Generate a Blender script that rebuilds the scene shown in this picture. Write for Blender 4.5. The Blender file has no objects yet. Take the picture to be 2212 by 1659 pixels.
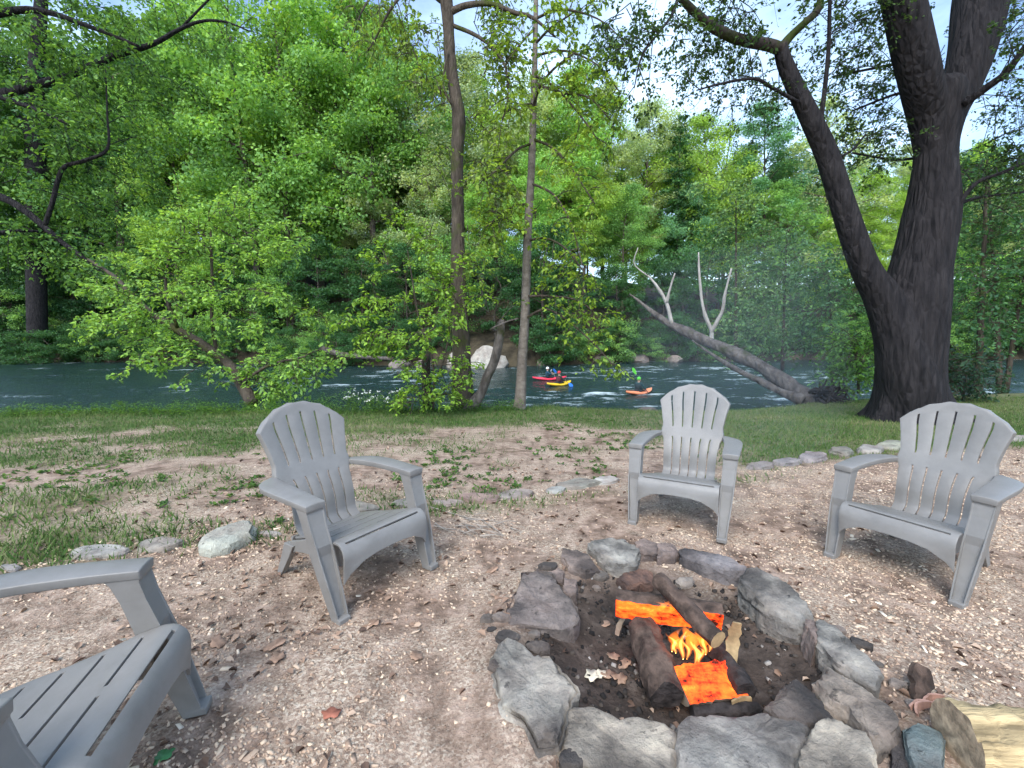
import bpy, bmesh, math, random
import numpy as np
from mathutils import Vector, Matrix
R = math.radians
SC = bpy.context.scene
COL = SC.collection

# ------------------------------------------------------------------ camera
CAM_H, PITCH, ROLL, FPX = 1.338, R(6.47), R(-0.59), 959.7      # focal length for a 2212 px wide picture
cp, sp = math.cos(PITCH), math.sin(PITCH)
cr, sr = math.cos(ROLL), math.sin(ROLL)
_r0, _u0, _f0 = np.array([1, 0, 0.]), np.array([0, sp, cp]), np.array([0, cp, -sp])
C_R, C_U, C_F = cr*_r0 + sr*_u0, -sr*_r0 + cr*_u0, _f0
cam = bpy.data.cameras.new('camera'); camo = bpy.data.objects.new('camera', cam); COL.objects.link(camo)
camo.matrix_world = Matrix(((C_R[0], C_U[0], -C_F[0], 0), (C_R[1], C_U[1], -C_F[1], 0), (C_R[2], C_U[2], -C_F[2], CAM_H), (0, 0, 0, 1)))
cam.sensor_fit = 'HORIZONTAL'; cam.sensor_width = 36; cam.lens = 36*FPX/2212
cam.clip_start = 0.05; cam.clip_end = 2000
SC.camera = camo
CAMP = np.array([0, 0, CAM_H])

# ------------------------------------------------------------------ world, sun, exposure
SUN_EL, SUN_AZ = R(48), R(198)          # azimuth from +Y clockwise: behind the camera, a little left
w = bpy.data.worlds.new('World'); SC.world = w; w.use_nodes = True
nt = w.node_tree; nt.nodes.clear()
def N(t, tree, **k):
    n = tree.nodes.new(t)
    for a, b in k.items(): setattr(n, a, b)
    return n
out = N('ShaderNodeOutputWorld', nt); bg = N('ShaderNodeBackground', nt)
sky = N('ShaderNodeTexSky', nt, sky_type='NISHITA', sun_disc=False, sun_elevation=SUN_EL, sun_rotation=SUN_AZ)
sky.air_density = 1.0; sky.dust_density = 0.6; sky.ozone_density = 1.5
tc = N('ShaderNodeTexCoord', nt); mp = N('ShaderNodeMapping', nt); mp.inputs['Scale'].default_value = (1.2, 1.2, 2.6)
mp.inputs['Location'].default_value = (0.35, 0.1, 0.2)
nz = N('ShaderNodeTexNoise', nt); nz.inputs['Scale'].default_value = 2.1; nz.inputs['Detail'].default_value = 7; nz.inputs['Roughness'].default_value = 0.55
rp = N('ShaderNodeValToRGB', nt); rp.color_ramp.elements[0].position = 0.42; rp.color_ramp.elements[1].position = 0.72
mx = N('ShaderNodeMix', nt, data_type='RGBA'); mx.inputs[7].default_value = (3.9, 5.2, 6.8, 1)
L = nt.links.new
L(tc.outputs['Generated'], mp.inputs[0]); L(mp.outputs[0], nz.inputs['Vector']); L(nz.outputs['Fac'], rp.inputs[0])
L(rp.outputs[0], mx.inputs[0]); L(sky.outputs[0], mx.inputs[6]); L(mx.outputs[2], bg.inputs[0]); L(bg.outputs[0], out.inputs[0])
bg.inputs['Strength'].default_value = 0.14
sun = bpy.data.lights.new('sun', 'SUN'); suno = bpy.data.objects.new('sun', sun); COL.objects.link(suno)
sun.energy = 1.8; sun.angle = R(35); sun.color = (1, 0.97, 0.92)
sd = Vector((math.sin(SUN_AZ)*math.cos(SUN_EL), math.cos(SUN_AZ)*math.cos(SUN_EL), math.sin(SUN_EL)))
suno.rotation_euler = sd.to_track_quat('Z', 'Y').to_euler(); suno.location = (-6, -12, 20)
vs = SC.view_settings; vs.view_transform = 'Standard'; vs.look = 'None'; vs.gamma = 1; vs.use_curve_mapping = False
vs.exposure = 1.32
SC.cycles.use_denoising = True
SC.cycles.max_bounces = 8; SC.cycles.diffuse_bounces = 6; SC.cycles.transmission_bounces = 6; SC.cycles.use_adaptive_sampling = True; SC.cycles.adaptive_threshold = .03; SC.cycles.transparent_max_bounces = 8; SC.cycles.caustics_reflective = False; SC.cycles.caustics_refractive = False
SC.cycles.sample_clamp_indirect = 4

# ------------------------------------------------------------------ helpers
def ray(X, Y):
    u, v = (X-1106)/FPX, (829.5-Y)/FPX
    return C_F + u*C_R + v*C_U
def at(X, Y, d):                      # the point seen at pixel X, Y standing d metres away along world Y
    r = ray(X, Y); return CAMP + r*(d/r[1])
def on(X, Y, z):                      # the point on the level plane z
    r = ray(X, Y); return CAMP + r*((z-CAM_H)/r[2])
def pxr(px, P): return px*float(np.dot(np.asarray(P)-CAMP, C_F))/FPX

_rs = np.random.RandomState(7); _T = _rs.rand(256, 256)
def vnoise(x, y):
    x = np.asarray(x, float); y = np.asarray(y, float)
    xi, yi = np.floor(x).astype(int), np.floor(y).astype(int); fx, fy = x-xi, y-yi
    fx = fx*fx*(3-2*fx); fy = fy*fy*(3-2*fy)
    g = lambda a, b: _T[a % 256, b % 256]
    return (g(xi, yi)*(1-fx)+g(xi+1, yi)*fx)*(1-fy)+(g(xi, yi+1)*(1-fx)+g(xi+1, yi+1)*fx)*fy
def fbm(x, y, o=4):
    s, a, t = 0, .5, 0
    for i in range(o): s = s+a*vnoise(x*2**i+i*17.3, y*2**i+i*9.1); t += a; a *= .5
    return s/t
def fbm3(P, o=3):
    return (fbm(P[:, 0]+P[:, 2]*.71, P[:, 1]+P[:, 2]*.37, o)+fbm(P[:, 2]+31+P[:, 0]*.3, P[:, 0]+P[:, 1]*.6+11, o))/2
def sstep(a, b, x): t = np.clip((np.asarray(x, float)-a)/(b-a), 0, 1); return t*t*(3-2*t)

def tag(o, label=None, cat=None, group=None, kind=None):
    for k, v in (('label', label), ('category', cat), ('group', group), ('kind', kind)):
        if v: o[k] = v
    return o
def empty(name, loc=(0, 0, 0), rz=0):
    o = bpy.data.objects.new(name, None); COL.objects.link(o); o.location = loc; o.rotation_euler = (0, 0, rz)
    o.empty_display_size = .1; return o
def mobj(name, me, parent=None, mat=None, smooth=False, color=None):
    if mat is not None and not me.materials: me.materials.append(mat)
    o = bpy.data.objects.new(name, me); COL.objects.link(o)
    if parent: o.parent = parent
    if smooth: me.shade_smooth()
    if color: o.color = (*color, 1)
    return o
class MB:
    def __init__(s): s.v, s.f, s.n = [], [], 0
    def add(s, v, f):
        v = np.asarray(v, float).reshape(-1, 3); s.v.append(v); s.f += [[i+s.n for i in q] for q in f]; s.n += len(v)
    def box(s, c, h, M=None):
        v = np.array([[x, y, z] for x in (-1, 1) for y in (-1, 1) for z in (-1, 1)], float)*np.array(h)
        if M is not None: v = v @ np.array(M).T
        s.add(v+np.array(c), [(0, 1, 3, 2), (4, 6, 7, 5), (0, 4, 5, 1), (2, 3, 7, 6), (0, 2, 6, 4), (1, 5, 7, 3)])
    def loft(s, rings, caps=True, closed=True):
        n = len(rings[0]); f = []
        for i in range(len(rings)-1):
            for j in range(n if closed else n-1):
                k = (j+1) % n; f.append((i*n+j, i*n+k, (i+1)*n+k, (i+1)*n+j))
        if caps: f.append(tuple(range(n-1, -1, -1))); m = (len(rings)-1)*n; f.append(tuple(range(m, m+n)))
        s.add(np.concatenate([np.asarray(r, float) for r in rings]), f)
    def tube(s, P, r, n=8, caps=True, lobes=None):
        P = np.asarray(P, float); r = np.broadcast_to(np.asarray(r, float), (len(P),))
        T = np.gradient(P, axis=0); T /= np.linalg.norm(T, axis=1)[:, None]+1e-9
        a = np.array([0, 0, 1.]) if abs(T[0][2]) < .9 else np.array([1., 0, 0])
        u = np.cross(a, T[0]); u /= np.linalg.norm(u); th = np.arange(n)*2*math.pi/n; rings = []
        for i in range(len(P)):
            u = u-T[i]*np.dot(u, T[i]); u /= np.linalg.norm(u)+1e-9; v = np.cross(T[i], u)
            rr = r[i]*(lobes(i, th) if lobes else np.ones(n))
            rings.append(P[i]+(np.cos(th)*rr)[:, None]*u+(np.sin(th)*rr)[:, None]*v)
        s.loft(rings, caps)
    def mesh(s, name):
        me = bpy.data.meshes.new(name)
        me.from_pydata([tuple(x) for x in (np.concatenate(s.v) if s.v else [])], [], s.f); me.update(); return me
def quads(name, V, npoly, attr=None):           # V: (npoly*4,3) unshared quads or (vertices, faces) arrays
    if isinstance(V, tuple): V, F = V
    else: F = np.arange(len(V)).reshape(-1, 4)
    me = bpy.data.meshes.new(name); k = F.shape[1]
    me.vertices.add(len(V)); me.vertices.foreach_set('co', np.ascontiguousarray(V, dtype=np.float32).ravel())
    me.loops.add(F.size); me.loops.foreach_set('vertex_index', F.astype(np.int32).ravel())
    me.polygons.add(len(F)); me.polygons.foreach_set('loop_start', np.arange(0, F.size, k, dtype=np.int32))
    me.update(calc_edges=True)
    if attr is not None:
        a = me.attributes.new('v', 'FLOAT', 'POINT'); a.data.foreach_set('value', np.asarray(attr, np.float32))
    return me
def smooth_line(P, k=6):                         # Catmull-Rom through the points (any columns)
    P = np.asarray(P, float); Q = np.vstack([2*P[0]-P[1], P, 2*P[-1]-P[-2]]); o = []
    for i in range(1, len(Q)-2):
        for t in np.linspace(0, 1, k, endpoint=False):
            a, b, c, d = Q[i-1:i+3]
            o.append(.5*((2*b)+(c-a)*t+(2*a-5*b+4*c-d)*t*t+(3*b-a-3*c+d)*t**3))
    o.append(P[-1]); return np.array(o)
def unit(v): return v/(np.linalg.norm(v, axis=-1, keepdims=True)+1e-9)
def leaf_faces(P, D, Nn, Ls, Ws, rs, fold=.25, shape=6):
    n = len(P); S = np.cross(D, Nn); Ls, Ws = Ls[:, None], Ws[:, None]; v = rs.rand(n)
    if shape == 4:
        V = np.stack([P, P+D*Ls*.5-S*Ws*.5+Nn*Ws*fold, P+D*Ls, P+D*Ls*.5+S*Ws*.5+Nn*Ws*fold], 1)
        return V.reshape(-1, 3), np.arange(n*4).reshape(-1, 4), np.repeat(v, 4)
    V = np.stack([P, P+D*Ls*.3-S*Ws*.48+Nn*Ws*fold, P+D*Ls*.68-S*Ws*.36+Nn*Ws*fold*.8, P+D*Ls-Nn*Ls*.12,
                  P+D*Ls*.68+S*Ws*.36+Nn*Ws*fold*.8, P+D*Ls*.3+S*Ws*.48+Nn*Ws*fold], 1)
    b = np.arange(n)[:, None]*6
    F = np.concatenate([b+np.array([0, 5, 4, 3]), b+np.array([0, 3, 2, 1])])
    return V.reshape(-1, 3), F, np.repeat(v, 6)

# ------------------------------------------------------------------ materials
def mat(name, rough=.8, spec=.3):
    m = bpy.data.materials.new(name); m.use_nodes = True
    b = m.node_tree.nodes['Principled BSDF']; b.inputs['Roughness'].default_value = rough; b.inputs['Specular IOR Level'].default_value = spec
    return m, m.node_tree, b
def ramp(tree, stops, interp='LINEAR'):
    r = N('ShaderNodeValToRGB', tree); r.color_ramp.interpolation = interp; e = r.color_ramp.elements
    while len(e) < len(stops): e.new(.5)
    for x, (p, c) in zip(e, stops): x.position = p; x.color = (*c, 1) if len(c) == 3 else c
    return r
def noise(tree, scale, detail=5, rough=.6, vec=None, dim=None):
    n = N('ShaderNodeTexNoise', tree); n.inputs['Scale'].default_value = scale; n.inputs['Detail'].default_value = detail; n.inputs['Roughness'].default_value = rough
    if vec is not None: tree.links.new(vec, n.inputs['Vector'])
    return n
def objco(tree, scale=(1, 1, 1)):
    t = N('ShaderNodeTexCoord', tree); m = N('ShaderNodeMapping', tree); m.inputs['Scale'].default_value = scale
    tree.links.new(t.outputs['Object'], m.inputs[0]); return m.outputs[0]
def mix(tree, a, b, f, mode='MIX'):
    m = N('ShaderNodeMix', tree, data_type='RGBA', blend_type=mode)
    for s, v in ((6, a), (7, b), (0, f)):
        if hasattr(v, 'links') or hasattr(v, 'is_linked'): tree.links.new(v, m.inputs[s])
        else: m.inputs[s].default_value = (*v, 1) if isinstance(v, tuple) else v
    return m.outputs[2]
def bump(tree, b, h, strength=.5, dist=.01):
    n = N('ShaderNodeBump', tree); n.inputs['Strength'].default_value = strength; n.inputs['Distance'].default_value = dist
    tree.links.new(h, n.inputs['Height']); tree.links.new(n.outputs[0], b.inputs['Normal']); return n
def simple(name, col, rough=.7, var=.15, scale=8, spec=.3, bmp=0, bd=.01, sc3=(1, 1, 1)):
    m, t, b = mat(name, rough, spec); co = objco(t, sc3); n = noise(t, scale, vec=co)
    r = ramp(t, [(.37, tuple(c*(1-var) for c in col)), (.63, tuple(min(1, c*(1+var)) for c in col))])
    t.links.new(n.outputs['Fac'], r.inputs[0]); t.links.new(r.outputs[0], b.inputs['Base Color'])
    if bmp: bump(t, b, n.outputs['Fac'], bmp, bd)
    return m
def leaf_mat(name, trans=.45, lo=.55, hi=1.5):
    m, t, b = mat(name, .5, .25); oi = N('ShaderNodeObjectInfo', t); at_ = N('ShaderNodeAttribute', t, attribute_name='v')
    r = ramp(t, [(0, (lo*.85, lo, lo*1.0)), (.5, (1, 1, 1)), (1, (hi*1.1, hi, hi*.7))]); t.links.new(at_.outputs['Fac'], r.inputs[0])
    c = mix(t, oi.outputs['Color'], r.outputs[0], 1.0, 'MULTIPLY'); t.links.new(c, b.inputs['Base Color'])
    tr = N('ShaderNodeBsdfTranslucent', t)
    c2 = mix(t, c, (1.25, 1.15, .5), 1.0, 'MULTIPLY'); t.links.new(c2, tr.inputs['Color'])
    ms = N('ShaderNodeMixShader', t); ms.inputs[0].default_value = trans
    t.links.new(b.outputs[0], ms.inputs[1]); t.links.new(tr.outputs[0], ms.inputs[2]); t.links.new(ms.outputs[0], t.nodes['Material Output'].inputs[0])
    return m
def bark_mat(name, c1, c2, vs=3.0, moss=0, mossc=(.06, .09, .015), scale=9, strength=.8, dist=.03):
    m, t, b = mat(name, .9, .15); co = objco(t, (1, 1, 1/vs)); n = noise(t, scale, 8, .7, co)
    vo = N('ShaderNodeTexVoronoi', t, feature='DISTANCE_TO_EDGE'); vo.inputs['Scale'].default_value = scale*1.3; t.links.new(co, vo.inputs['Vector'])
    r = ramp(t, [(.3, c1), (.7, c2)]); t.links.new(n.outputs['Fac'], r.inputs[0]); c = r.outputs[0]
    if moss:
        n2 = noise(t, 1.6, 5, .6, objco(t)); r2 = ramp(t, [(.62-moss*.3, (0, 0, 0)), (.72-moss*.3, (1, 1, 1))]); t.links.new(n2.outputs['Fac'], r2.inputs[0])
        c = mix(t, c, mossc, r2.outputs[0])
    t.links.new(c, b.inputs['Base Color'])
    ml = N('ShaderNodeMath', t, operation='MULTIPLY_ADD'); t.links.new(vo.outputs['Distance'], ml.inputs[0]); ml.inputs[1].default_value = 1.2; t.links.new(n.outputs['Fac'], ml.inputs[2])
    bump(t, b, ml.outputs[0], strength, dist); return m

M = {}
M['leaf'] = leaf_mat('leaf'); M['leaf_far'] = leaf_mat('leaf_far', .42, .6, 1.4)
M['bark_big'] = bark_mat('bark_big', (.011, .0105, .0125), (.045, .040, .041), 6, 0, (.05, .06, .02), 9, 1.0, .10)
M['bark_moss'] = bark_mat('bark_moss', (.022, .018, .016), (.065, .052, .045), 3, .35, (.032, .045, .010))
M['bark_mid'] = bark_mat('bark_mid', (.035, .028, .022), (.11, .09, .07), 4, .3, (.05, .06, .015), 14)
M['bark_grey'] = bark_mat('bark_grey', (.085, .07, .058), (.24, .21, .18), .7, 0, scale=7, strength=.5, dist=.015)
M['bark_pale'] = bark_mat('bark_pale', (.22, .2, .18), (.48, .45, .41), 2, 0, scale=5, strength=.3, dist=.01)
M['bark_far'] = simple('bark_far', (.1, .08, .065), .9, .4, 4)
M['bark_fallen'] = bark_mat('bark_fallen', (.035, .029, .026), (.2, .175, .155), 2.5, .2, (.05, .055, .02), 5, 1.0, .08)
M['root'] = simple('root', (.022, .017, .014), .95, .4, 12, bmp=.6)

# plastic of the chairs
m, t, b = mat('grey_plastic', .42, .4); n = noise(t, 3.5, 6, .65, objco(t)); r = ramp(t, [(.3, (.165, .157, .147)), (.7, (.235, .225, .212))])
n2 = noise(t, 45, 3, .7, objco(t)); r2 = ramp(t, [(.70, (0, 0, 0)), (.82, (1, 1, 1))]); t.links.new(n2.outputs['Fac'], r2.inputs[0])
n3 = noise(t, 6, 3, .6, objco(t)); mm = N('ShaderNodeMath', t, operation='MULTIPLY'); t.links.new(r2.outputs[0], mm.inputs[0]); t.links.new(n3.outputs['Fac'], mm.inputs[1])
t.links.new(n.outputs['Fac'], r.inputs[0]); n4 = noise(t, 9, 7, .7, objco(t)); r4 = ramp(t, [(.5, (0, 0, 0)), (.68, (.22, .22, .22))]); t.links.new(n4.outputs['Fac'], r4.inputs[0]); c4 = mix(t, r.outputs[0], (.115, .10, .082), r4.outputs[0]); t.links.new(mix(t, c4, (.30, .27, .22), mm.outputs[0]), b.inputs['Base Color'])
rr = N('ShaderNodeMapRange', t); rr.inputs[3].default_value = .33; rr.inputs[4].default_value = .58; t.links.new(n.outputs['Fac'], rr.inputs[0]); t.links.new(rr.outputs[0], b.inputs['Roughness'])
nb = noise(t, 900, 2, .5, objco(t)); bump(t, b, nb.outputs['Fac'], .15, .0008)
M['plastic'] = m

# stone, tinted by the object's colour
def stone_mat(name, soot=0.0, sc=1.0):
    m, t, b = mat(name, .88, .2); co = objco(t); oi = N('ShaderNodeObjectInfo', t)
    ad = N('ShaderNodeVectorMath', t, operation='ADD'); t.links.new(co, ad.inputs[0])
    cm = N('ShaderNodeVectorMath', t, operation='SCALE'); cm.inputs['Scale'].default_value = 37; t.links.new(oi.outputs['Color'], cm.inputs[0]); t.links.new(cm.outputs[0], ad.inputs[1])
    v = ad.outputs[0]
    n = noise(t, 7*sc, 9, .65, v); n2 = noise(t, 2.6*sc, 5, .6, v); n3 = noise(t, 17*sc, 4, .7, v)
    r = ramp(t, [(.28, (.42, .41, .41)), (.5, (.95, .95, .95)), (.72, (1.5, 1.47, 1.4))]); t.links.new(n.outputs['Fac'], r.inputs[0])
    c = mix(t, oi.outputs['Color'], r.outputs[0], 1.0, 'MULTIPLY')
    r2 = ramp(t, [(.42, (0, 0, 0)), (.7, (1, 1, 1))]); t.links.new(n2.outputs['Fac'], r2.inputs[0])
    f2 = N('ShaderNodeMath', t, operation='MULTIPLY'); t.links.new(r2.outputs[0], f2.inputs[0]); f2.inputs[1].default_value = .55
    c = mix(t, c, (.24, .165, .135), f2.outputs[0])                       # reddish weathering
    r3 = ramp(t, [(.63, (0, 0, 0)), (.7, (1, 1, 1))]); t.links.new(n3.outputs['Fac'], r3.inputs[0])
    f3 = N('ShaderNodeMath', t, operation='MULTIPLY'); t.links.new(r3.outputs[0], f3.inputs[0]); f3.inputs[1].default_value = .75
    c = mix(t, c, (.035, .032, .03), f3.outputs[0])                        # lichen and soot specks
    if soot:
        n4 = noise(t, 4*sc, 5, .6, v); r4 = ramp(t, [(.5-soot*.3, (0, 0, 0)), (.75-soot*.3, (1, 1, 1))]); t.links.new(n4.outputs['Fac'], r4.inputs[0])
        f4 = N('ShaderNodeMath', t, operation='MULTIPLY'); t.links.new(r4.outputs[0], f4.inputs[0]); f4.inputs[1].default_value = .8
        c = mix(t, c, (.03, .027, .027), f4.outputs[0])
    t.links.new(c, b.inputs['Base Color'])
    vo = N('ShaderNodeTexVoronoi', t, feature='DISTANCE_TO_EDGE'); vo.inputs['Scale'].default_value = 6*sc; t.links.new(v, vo.inputs['Vector'])
    cl = N('ShaderNodeMath', t, operation='MINIMUM'); t.links.new(vo.outputs['Distance'], cl.inputs[0]); cl.inputs[1].default_value = .04
    ml = N('ShaderNodeMath', t, operation='MULTIPLY_ADD'); t.links.new(cl.outputs[0], ml.inputs[0]); ml.inputs[1].default_value = .5; t.links.new(n.outputs['Fac'], ml.inputs[2])
    m5 = N('ShaderNodeMath', t, operation='MULTIPLY_ADD'); n5 = noise(t, 40*sc, 5, .7, v); t.links.new(n5.outputs['Fac'], m5.inputs[0]); m5.inputs[1].default_value = .35; t.links.new(ml.outputs[0], m5.inputs[2])
    bump(t, b, m5.outputs[0], 1.0, .035/sc); return m
M['stone'] = stone_mat('stone', 0.0); M['stone_soot'] = stone_mat('stone_soot', .55); M['boulder'] = stone_mat('boulder', 0, .25)

# ------------------------------------------------------------------ terrain
WATER = -1.95
EX = [-60, -14, -9, -4, -1.2, .6, 2.0, 3.4, 5.5, 8, 12, 20, 60]; EY = [9.5, 8.7, 8.75, 8.75, 9.0, 9.9, 9.6, 9.2, 9.7, 11.0, 12.4, 13.2, 14]
def edge_y(x): return np.interp(x, EX, EY)+.25*(fbm(np.asarray(x)*.6, 3.3, 3)-.5)
FX = [-160, -80, -40, -10, 0, 15, 30, 60, 160]; FY = [76, 68, 57, 48, 45, 50, 50, 47, 47]
def far_y(x): return np.interp(x, FX, FY)+3*(fbm(np.asarray(x)*.12, 8.1, 3)-.5)
PIT = on(1455, 1415, 0)[:2]
def zn(x, y):
    x, y = np.asarray(x, float), np.asarray(y, float)
    z = .012-.02*np.clip(x, -4, 4)-.05*np.clip(y-3.5, 0, 9)+.05*(fbm(x*.9, y*.9+4, 3)-.5)
    d = np.hypot((x-PIT[0])/.50, (y-PIT[1])/.50); z = z-.06*(1-sstep(.6, 1.1, d))+.05*np.exp(-((d*.5-.74)/.16)**2)
    e = edge_y(x); t = sstep(0, 3.2, y-e+.05)
    return z*(1-t)+(-2.7)*t
def zf(x, y):
    x, y = np.asarray(x, float), np.asarray(y, float); s = y-far_y(x)
    sl = np.interp(x, [-90, -30, 0, 25, 60, 110], [.5, .5, .42, .26, .2, .3])
    z = -2.9+2.2*sstep(-1.5, 1.0, s)+np.maximum(s, 0)*sl*1.0+2.2*(fbm(x*.07, y*.07, 4)-.5)*sstep(1, 12, s)
    cap = np.interp(x, [-90, -20, 20, 60], [34, 30, 16, 14])
    return np.where(z > cap*.8, cap*.8+(z-cap*.8)*.25, z)

# edging line of the chip bed (plan), outside of it lawn and litter
EDG = [(-400, 1330), (20, 1222), (160, 1192), (300, 1185), (380, 1165), (490, 1150), (620, 1140), (800, 1105), (930, 1083), (1050, 1075), (1130, 1065), (1230, 1045), (1310, 1035), (1430, 1022), (1560, 1008), (1650, 1000), (1740, 985), (1820, 972), (1900, 965), (1960, 958), (2190, 945), (2500, 930)]
EDGW = np.array([on(a, b, 0)[:2] for a, b in EDG])
def outside(x, y): return np.asarray(y)-np.interp(x, EDGW[:, 0], EDGW[:, 1])
def grass_mask(x, y):
    x, y = np.asarray(x, float), np.asarray(y, float); o = outside(x, y); e = edge_y(x)-y
    lawn = sstep(1.6, 3.6, x)                                   # right-hand lawn is even, the left patchy
    g_l = sstep(.4, 4.5, o)*.55+sstep(2.6, .2, e)*.8+.05; g_r = sstep(-.05, .35, o)
    n = fbm(x*1.1+3, y*1.5, 4)
    g = (1-lawn)*np.clip(g_l+(n-.5)*1.9, 0, 1)+lawn*np.clip(g_r*1.15+(n-.55)*.8*g_r, 0, 1)
    bare = np.exp(-(((x-.4)/1.6)**2+((y-5.3)/.9)**2)); g = g*(1-.75*bare)
    return np.clip(g, 0, 1)*sstep(-.5, -.15, o)

# near ground: one sheet
xs = np.unique(np.concatenate([np.linspace(-60, -8, 30), np.linspace(-8, 9, 190), np.linspace(9, 60, 36)]))
ys = np.unique(np.concatenate([np.linspace(-30, .4, 12), np.linspace(.4, 11, 150), np.linspace(11, 18, 40)]))
GX, GY = np.meshgrid(xs, ys); Z = zn(GX, GY)
def sheet(name, GX, GY, Z):
    ny, nx = GX.shape; V = np.stack([GX, GY, Z], -1).reshape(-1, 3); i = np.arange((ny-1)*(nx-1)); r_, c_ = i//(nx-1), i % (nx-1); a = r_*nx+c_
    me = quads(name, (V, np.stack([a, a+1, a+nx+1, a+nx], 1)), 0); me.shade_smooth(); return me, V
me, V = sheet('ground', GX, GY, Z)
a_ = me.attributes.new('grass', 'FLOAT', 'POINT'); a_.data.foreach_set('value', grass_mask(V[:, 0], V[:, 1]).astype(np.float32))
ins = sstep(.25, -.1, outside(V[:, 0], V[:, 1])); a_ = me.attributes.new('bed', 'FLOAT', 'POINT'); a_.data.foreach_set('value', ins.astype(np.float32))
pitd = np.hypot((V[:, 0]-PIT[0])/.62, (V[:, 1]-PIT[1])/.62)
ash = np.clip(1-sstep(.75, 1.35, pitd+.35*(fbm(V[:, 0]*5, V[:, 1]*5, 3)-.5)), 0, 1); a_ = me.attributes.new('ash', 'FLOAT', 'POINT'); a_.data.foreach_set('value', ash.astype(np.float32))
m, t, b = mat('soil', .95, .1); co = objco(t)
n1 = noise(t, 2.2, 6, .6, co); n2 = noise(t, 38, 5, .7, co); n3 = noise(t, 9, 6, .65, co)
dirt = ramp(t, [(.36, (.105, .07, .052)), (.5, (.235, .16, .118)), (.64, (.40, .29, .225))]); t.links.new(n3.outputs['Fac'], dirt.inputs[0])
vo = N('ShaderNodeTexVoronoi', t); vo.inputs['Scale'].default_value = 120; vo.inputs['Randomness'].default_value = 1; t.links.new(co, vo.inputs['Vector'])
sep = N('ShaderNodeSeparateColor', t); t.links.new(vo.outputs['Color'], sep.inputs[0])
chip = ramp(t, [(0, (.20, .14, .10)), (.35, (.34, .25, .185)), (.7, (.48, .375, .28)), (1, (.66, .56, .44))]); t.links.new(sep.outputs[0], chip.inputs[0])
pm = ramp(t, [(.42, (.08, .08, .08)), (.6, (.75, .75, .75))]); t.links.new(n1.outputs['Fac'], pm.inputs[0])
c = mix(t, dirt.outputs[0], chip.outputs[0], pm.outputs[0])
ag = N('ShaderNodeAttribute', t, attribute_name='grass'); gcol = ramp(t, [(.3, (.045, .07, .024)), (.7, (.12, .145, .055))]); t.links.new(n3.outputs['Fac'], gcol.inputs[0])
gm = N('ShaderNodeMath', t, operation='MULTIPLY'); t.links.new(ag.outputs['Fac'], gm.inputs[0]); gm.inputs[1].default_value = .85
c = mix(t, c, gcol.outputs[0], gm.outputs[0])
aa = N('ShaderNodeAttribute', t, attribute_name='ash'); acol = ramp(t, [(.3, (.025, .02, .017)), (.55, (.075, .057, .047)), (.8, (.16, .13, .11))]); t.links.new(n3.outputs['Fac'], acol.inputs[0])
c = mix(t, c, acol.outputs[0], aa.outputs['Fac']); t.links.new(c, b.inputs['Base Color'])
ml = N('ShaderNodeMath', t, operation='MULTIPLY_ADD'); t.links.new(n2.outputs['Fac'], ml.inputs[0]); ml.inputs[1].default_value = .5; t.links.new(n3.outputs['Fac'], ml.inputs[2])
bump(t, b, ml.outputs[0], .9, .03); M['soil'] = m
tag(mobj('ground', me, None, m), kind='structure')

# far hillside
xs = np.linspace(-230, 230, 150); ys = np.concatenate([np.linspace(40, 75, 60), np.linspace(77, 260, 45)])
GX, GY = np.meshgrid(xs, ys); me, V = sheet('far_hillside', GX, GY, zf(GX, GY))
M['forest_floor'] = simple('forest_floor', (.045, .036, .022), .95, .5, .9, bmp=.8, bd=.4)
tag(mobj('far_hillside', me, None, M['forest_floor']), kind='structure')

# river
xs = np.concatenate([np.linspace(-150, -26, 60), np.linspace(-25, 25, 330), np.linspace(26, 150, 60)]); ys = np.concatenate([np.linspace(8, 40, 260), np.linspace(40.2, 86, 90)])
GX, GY = np.meshgrid(xs, ys)
wv = .16*(fbm(GX*.45+2, GY*.8, 3)-.5)+.12*(fbm(GX*1.3, GY*2.6+5, 3)-.5)
fast = np.clip(sstep(.40, .62, fbm(GX*.10+7, GY*.13+2, 3))+1.6*np.exp(-(((GX-20)/9)**2+((GY-20)/7)**2))+.6*np.exp(-(((GX-2)/7)**2+((GY-18)/5)**2)), 0, 1.9)
Z = WATER+wv*(.45+1.0*fast); me, V = sheet('river', GX, GY, Z)
wk = 0
for X_, Y_, L1 in ((1150, 822, 1.6), (1180, 838, 1.2), (1352, 852, 1.6), (1415, 852, .8)):
    p_ = on(X_, Y_, WATER); wk = wk+.5*np.exp(-(((GX-p_[0])/L1)**2+((GY-p_[1])/.35)**2))*(.4+1.2*fbm(GX*3, GY*5, 2))
wv = wv+wk*.12
a_ = me.attributes.new('crest', 'FLOAT', 'POINT'); a_.data.foreach_set('value', ((wv*(.35+.65*fast)).ravel()*6+.5).astype(np.float32))
a_ = me.attributes.new('fast', 'FLOAT', 'POINT'); a_.data.foreach_set('value', fast.ravel().astype(np.float32))
m, t, b = mat('water', .12, .5); co = objco(t, (1, 2.2, 1)); n1 = noise(t, 2.4, 6, .65, co); n2 = noise(t, 9, 4, .6, co)
wc = ramp(t, [(.35, (.008, .022, .023)), (.7, (.022, .046, .045))]); t.links.new(n1.outputs['Fac'], wc.inputs[0])
cr_ = N('ShaderNodeAttribute', t, attribute_name='crest'); ad = N('ShaderNodeMath', t, operation='MULTIPLY_ADD'); t.links.new(n1.outputs['Fac'], ad.inputs[0]); ad.inputs[1].default_value = 1.1; t.links.new(cr_.outputs['Fac'], ad.inputs[2])
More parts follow.
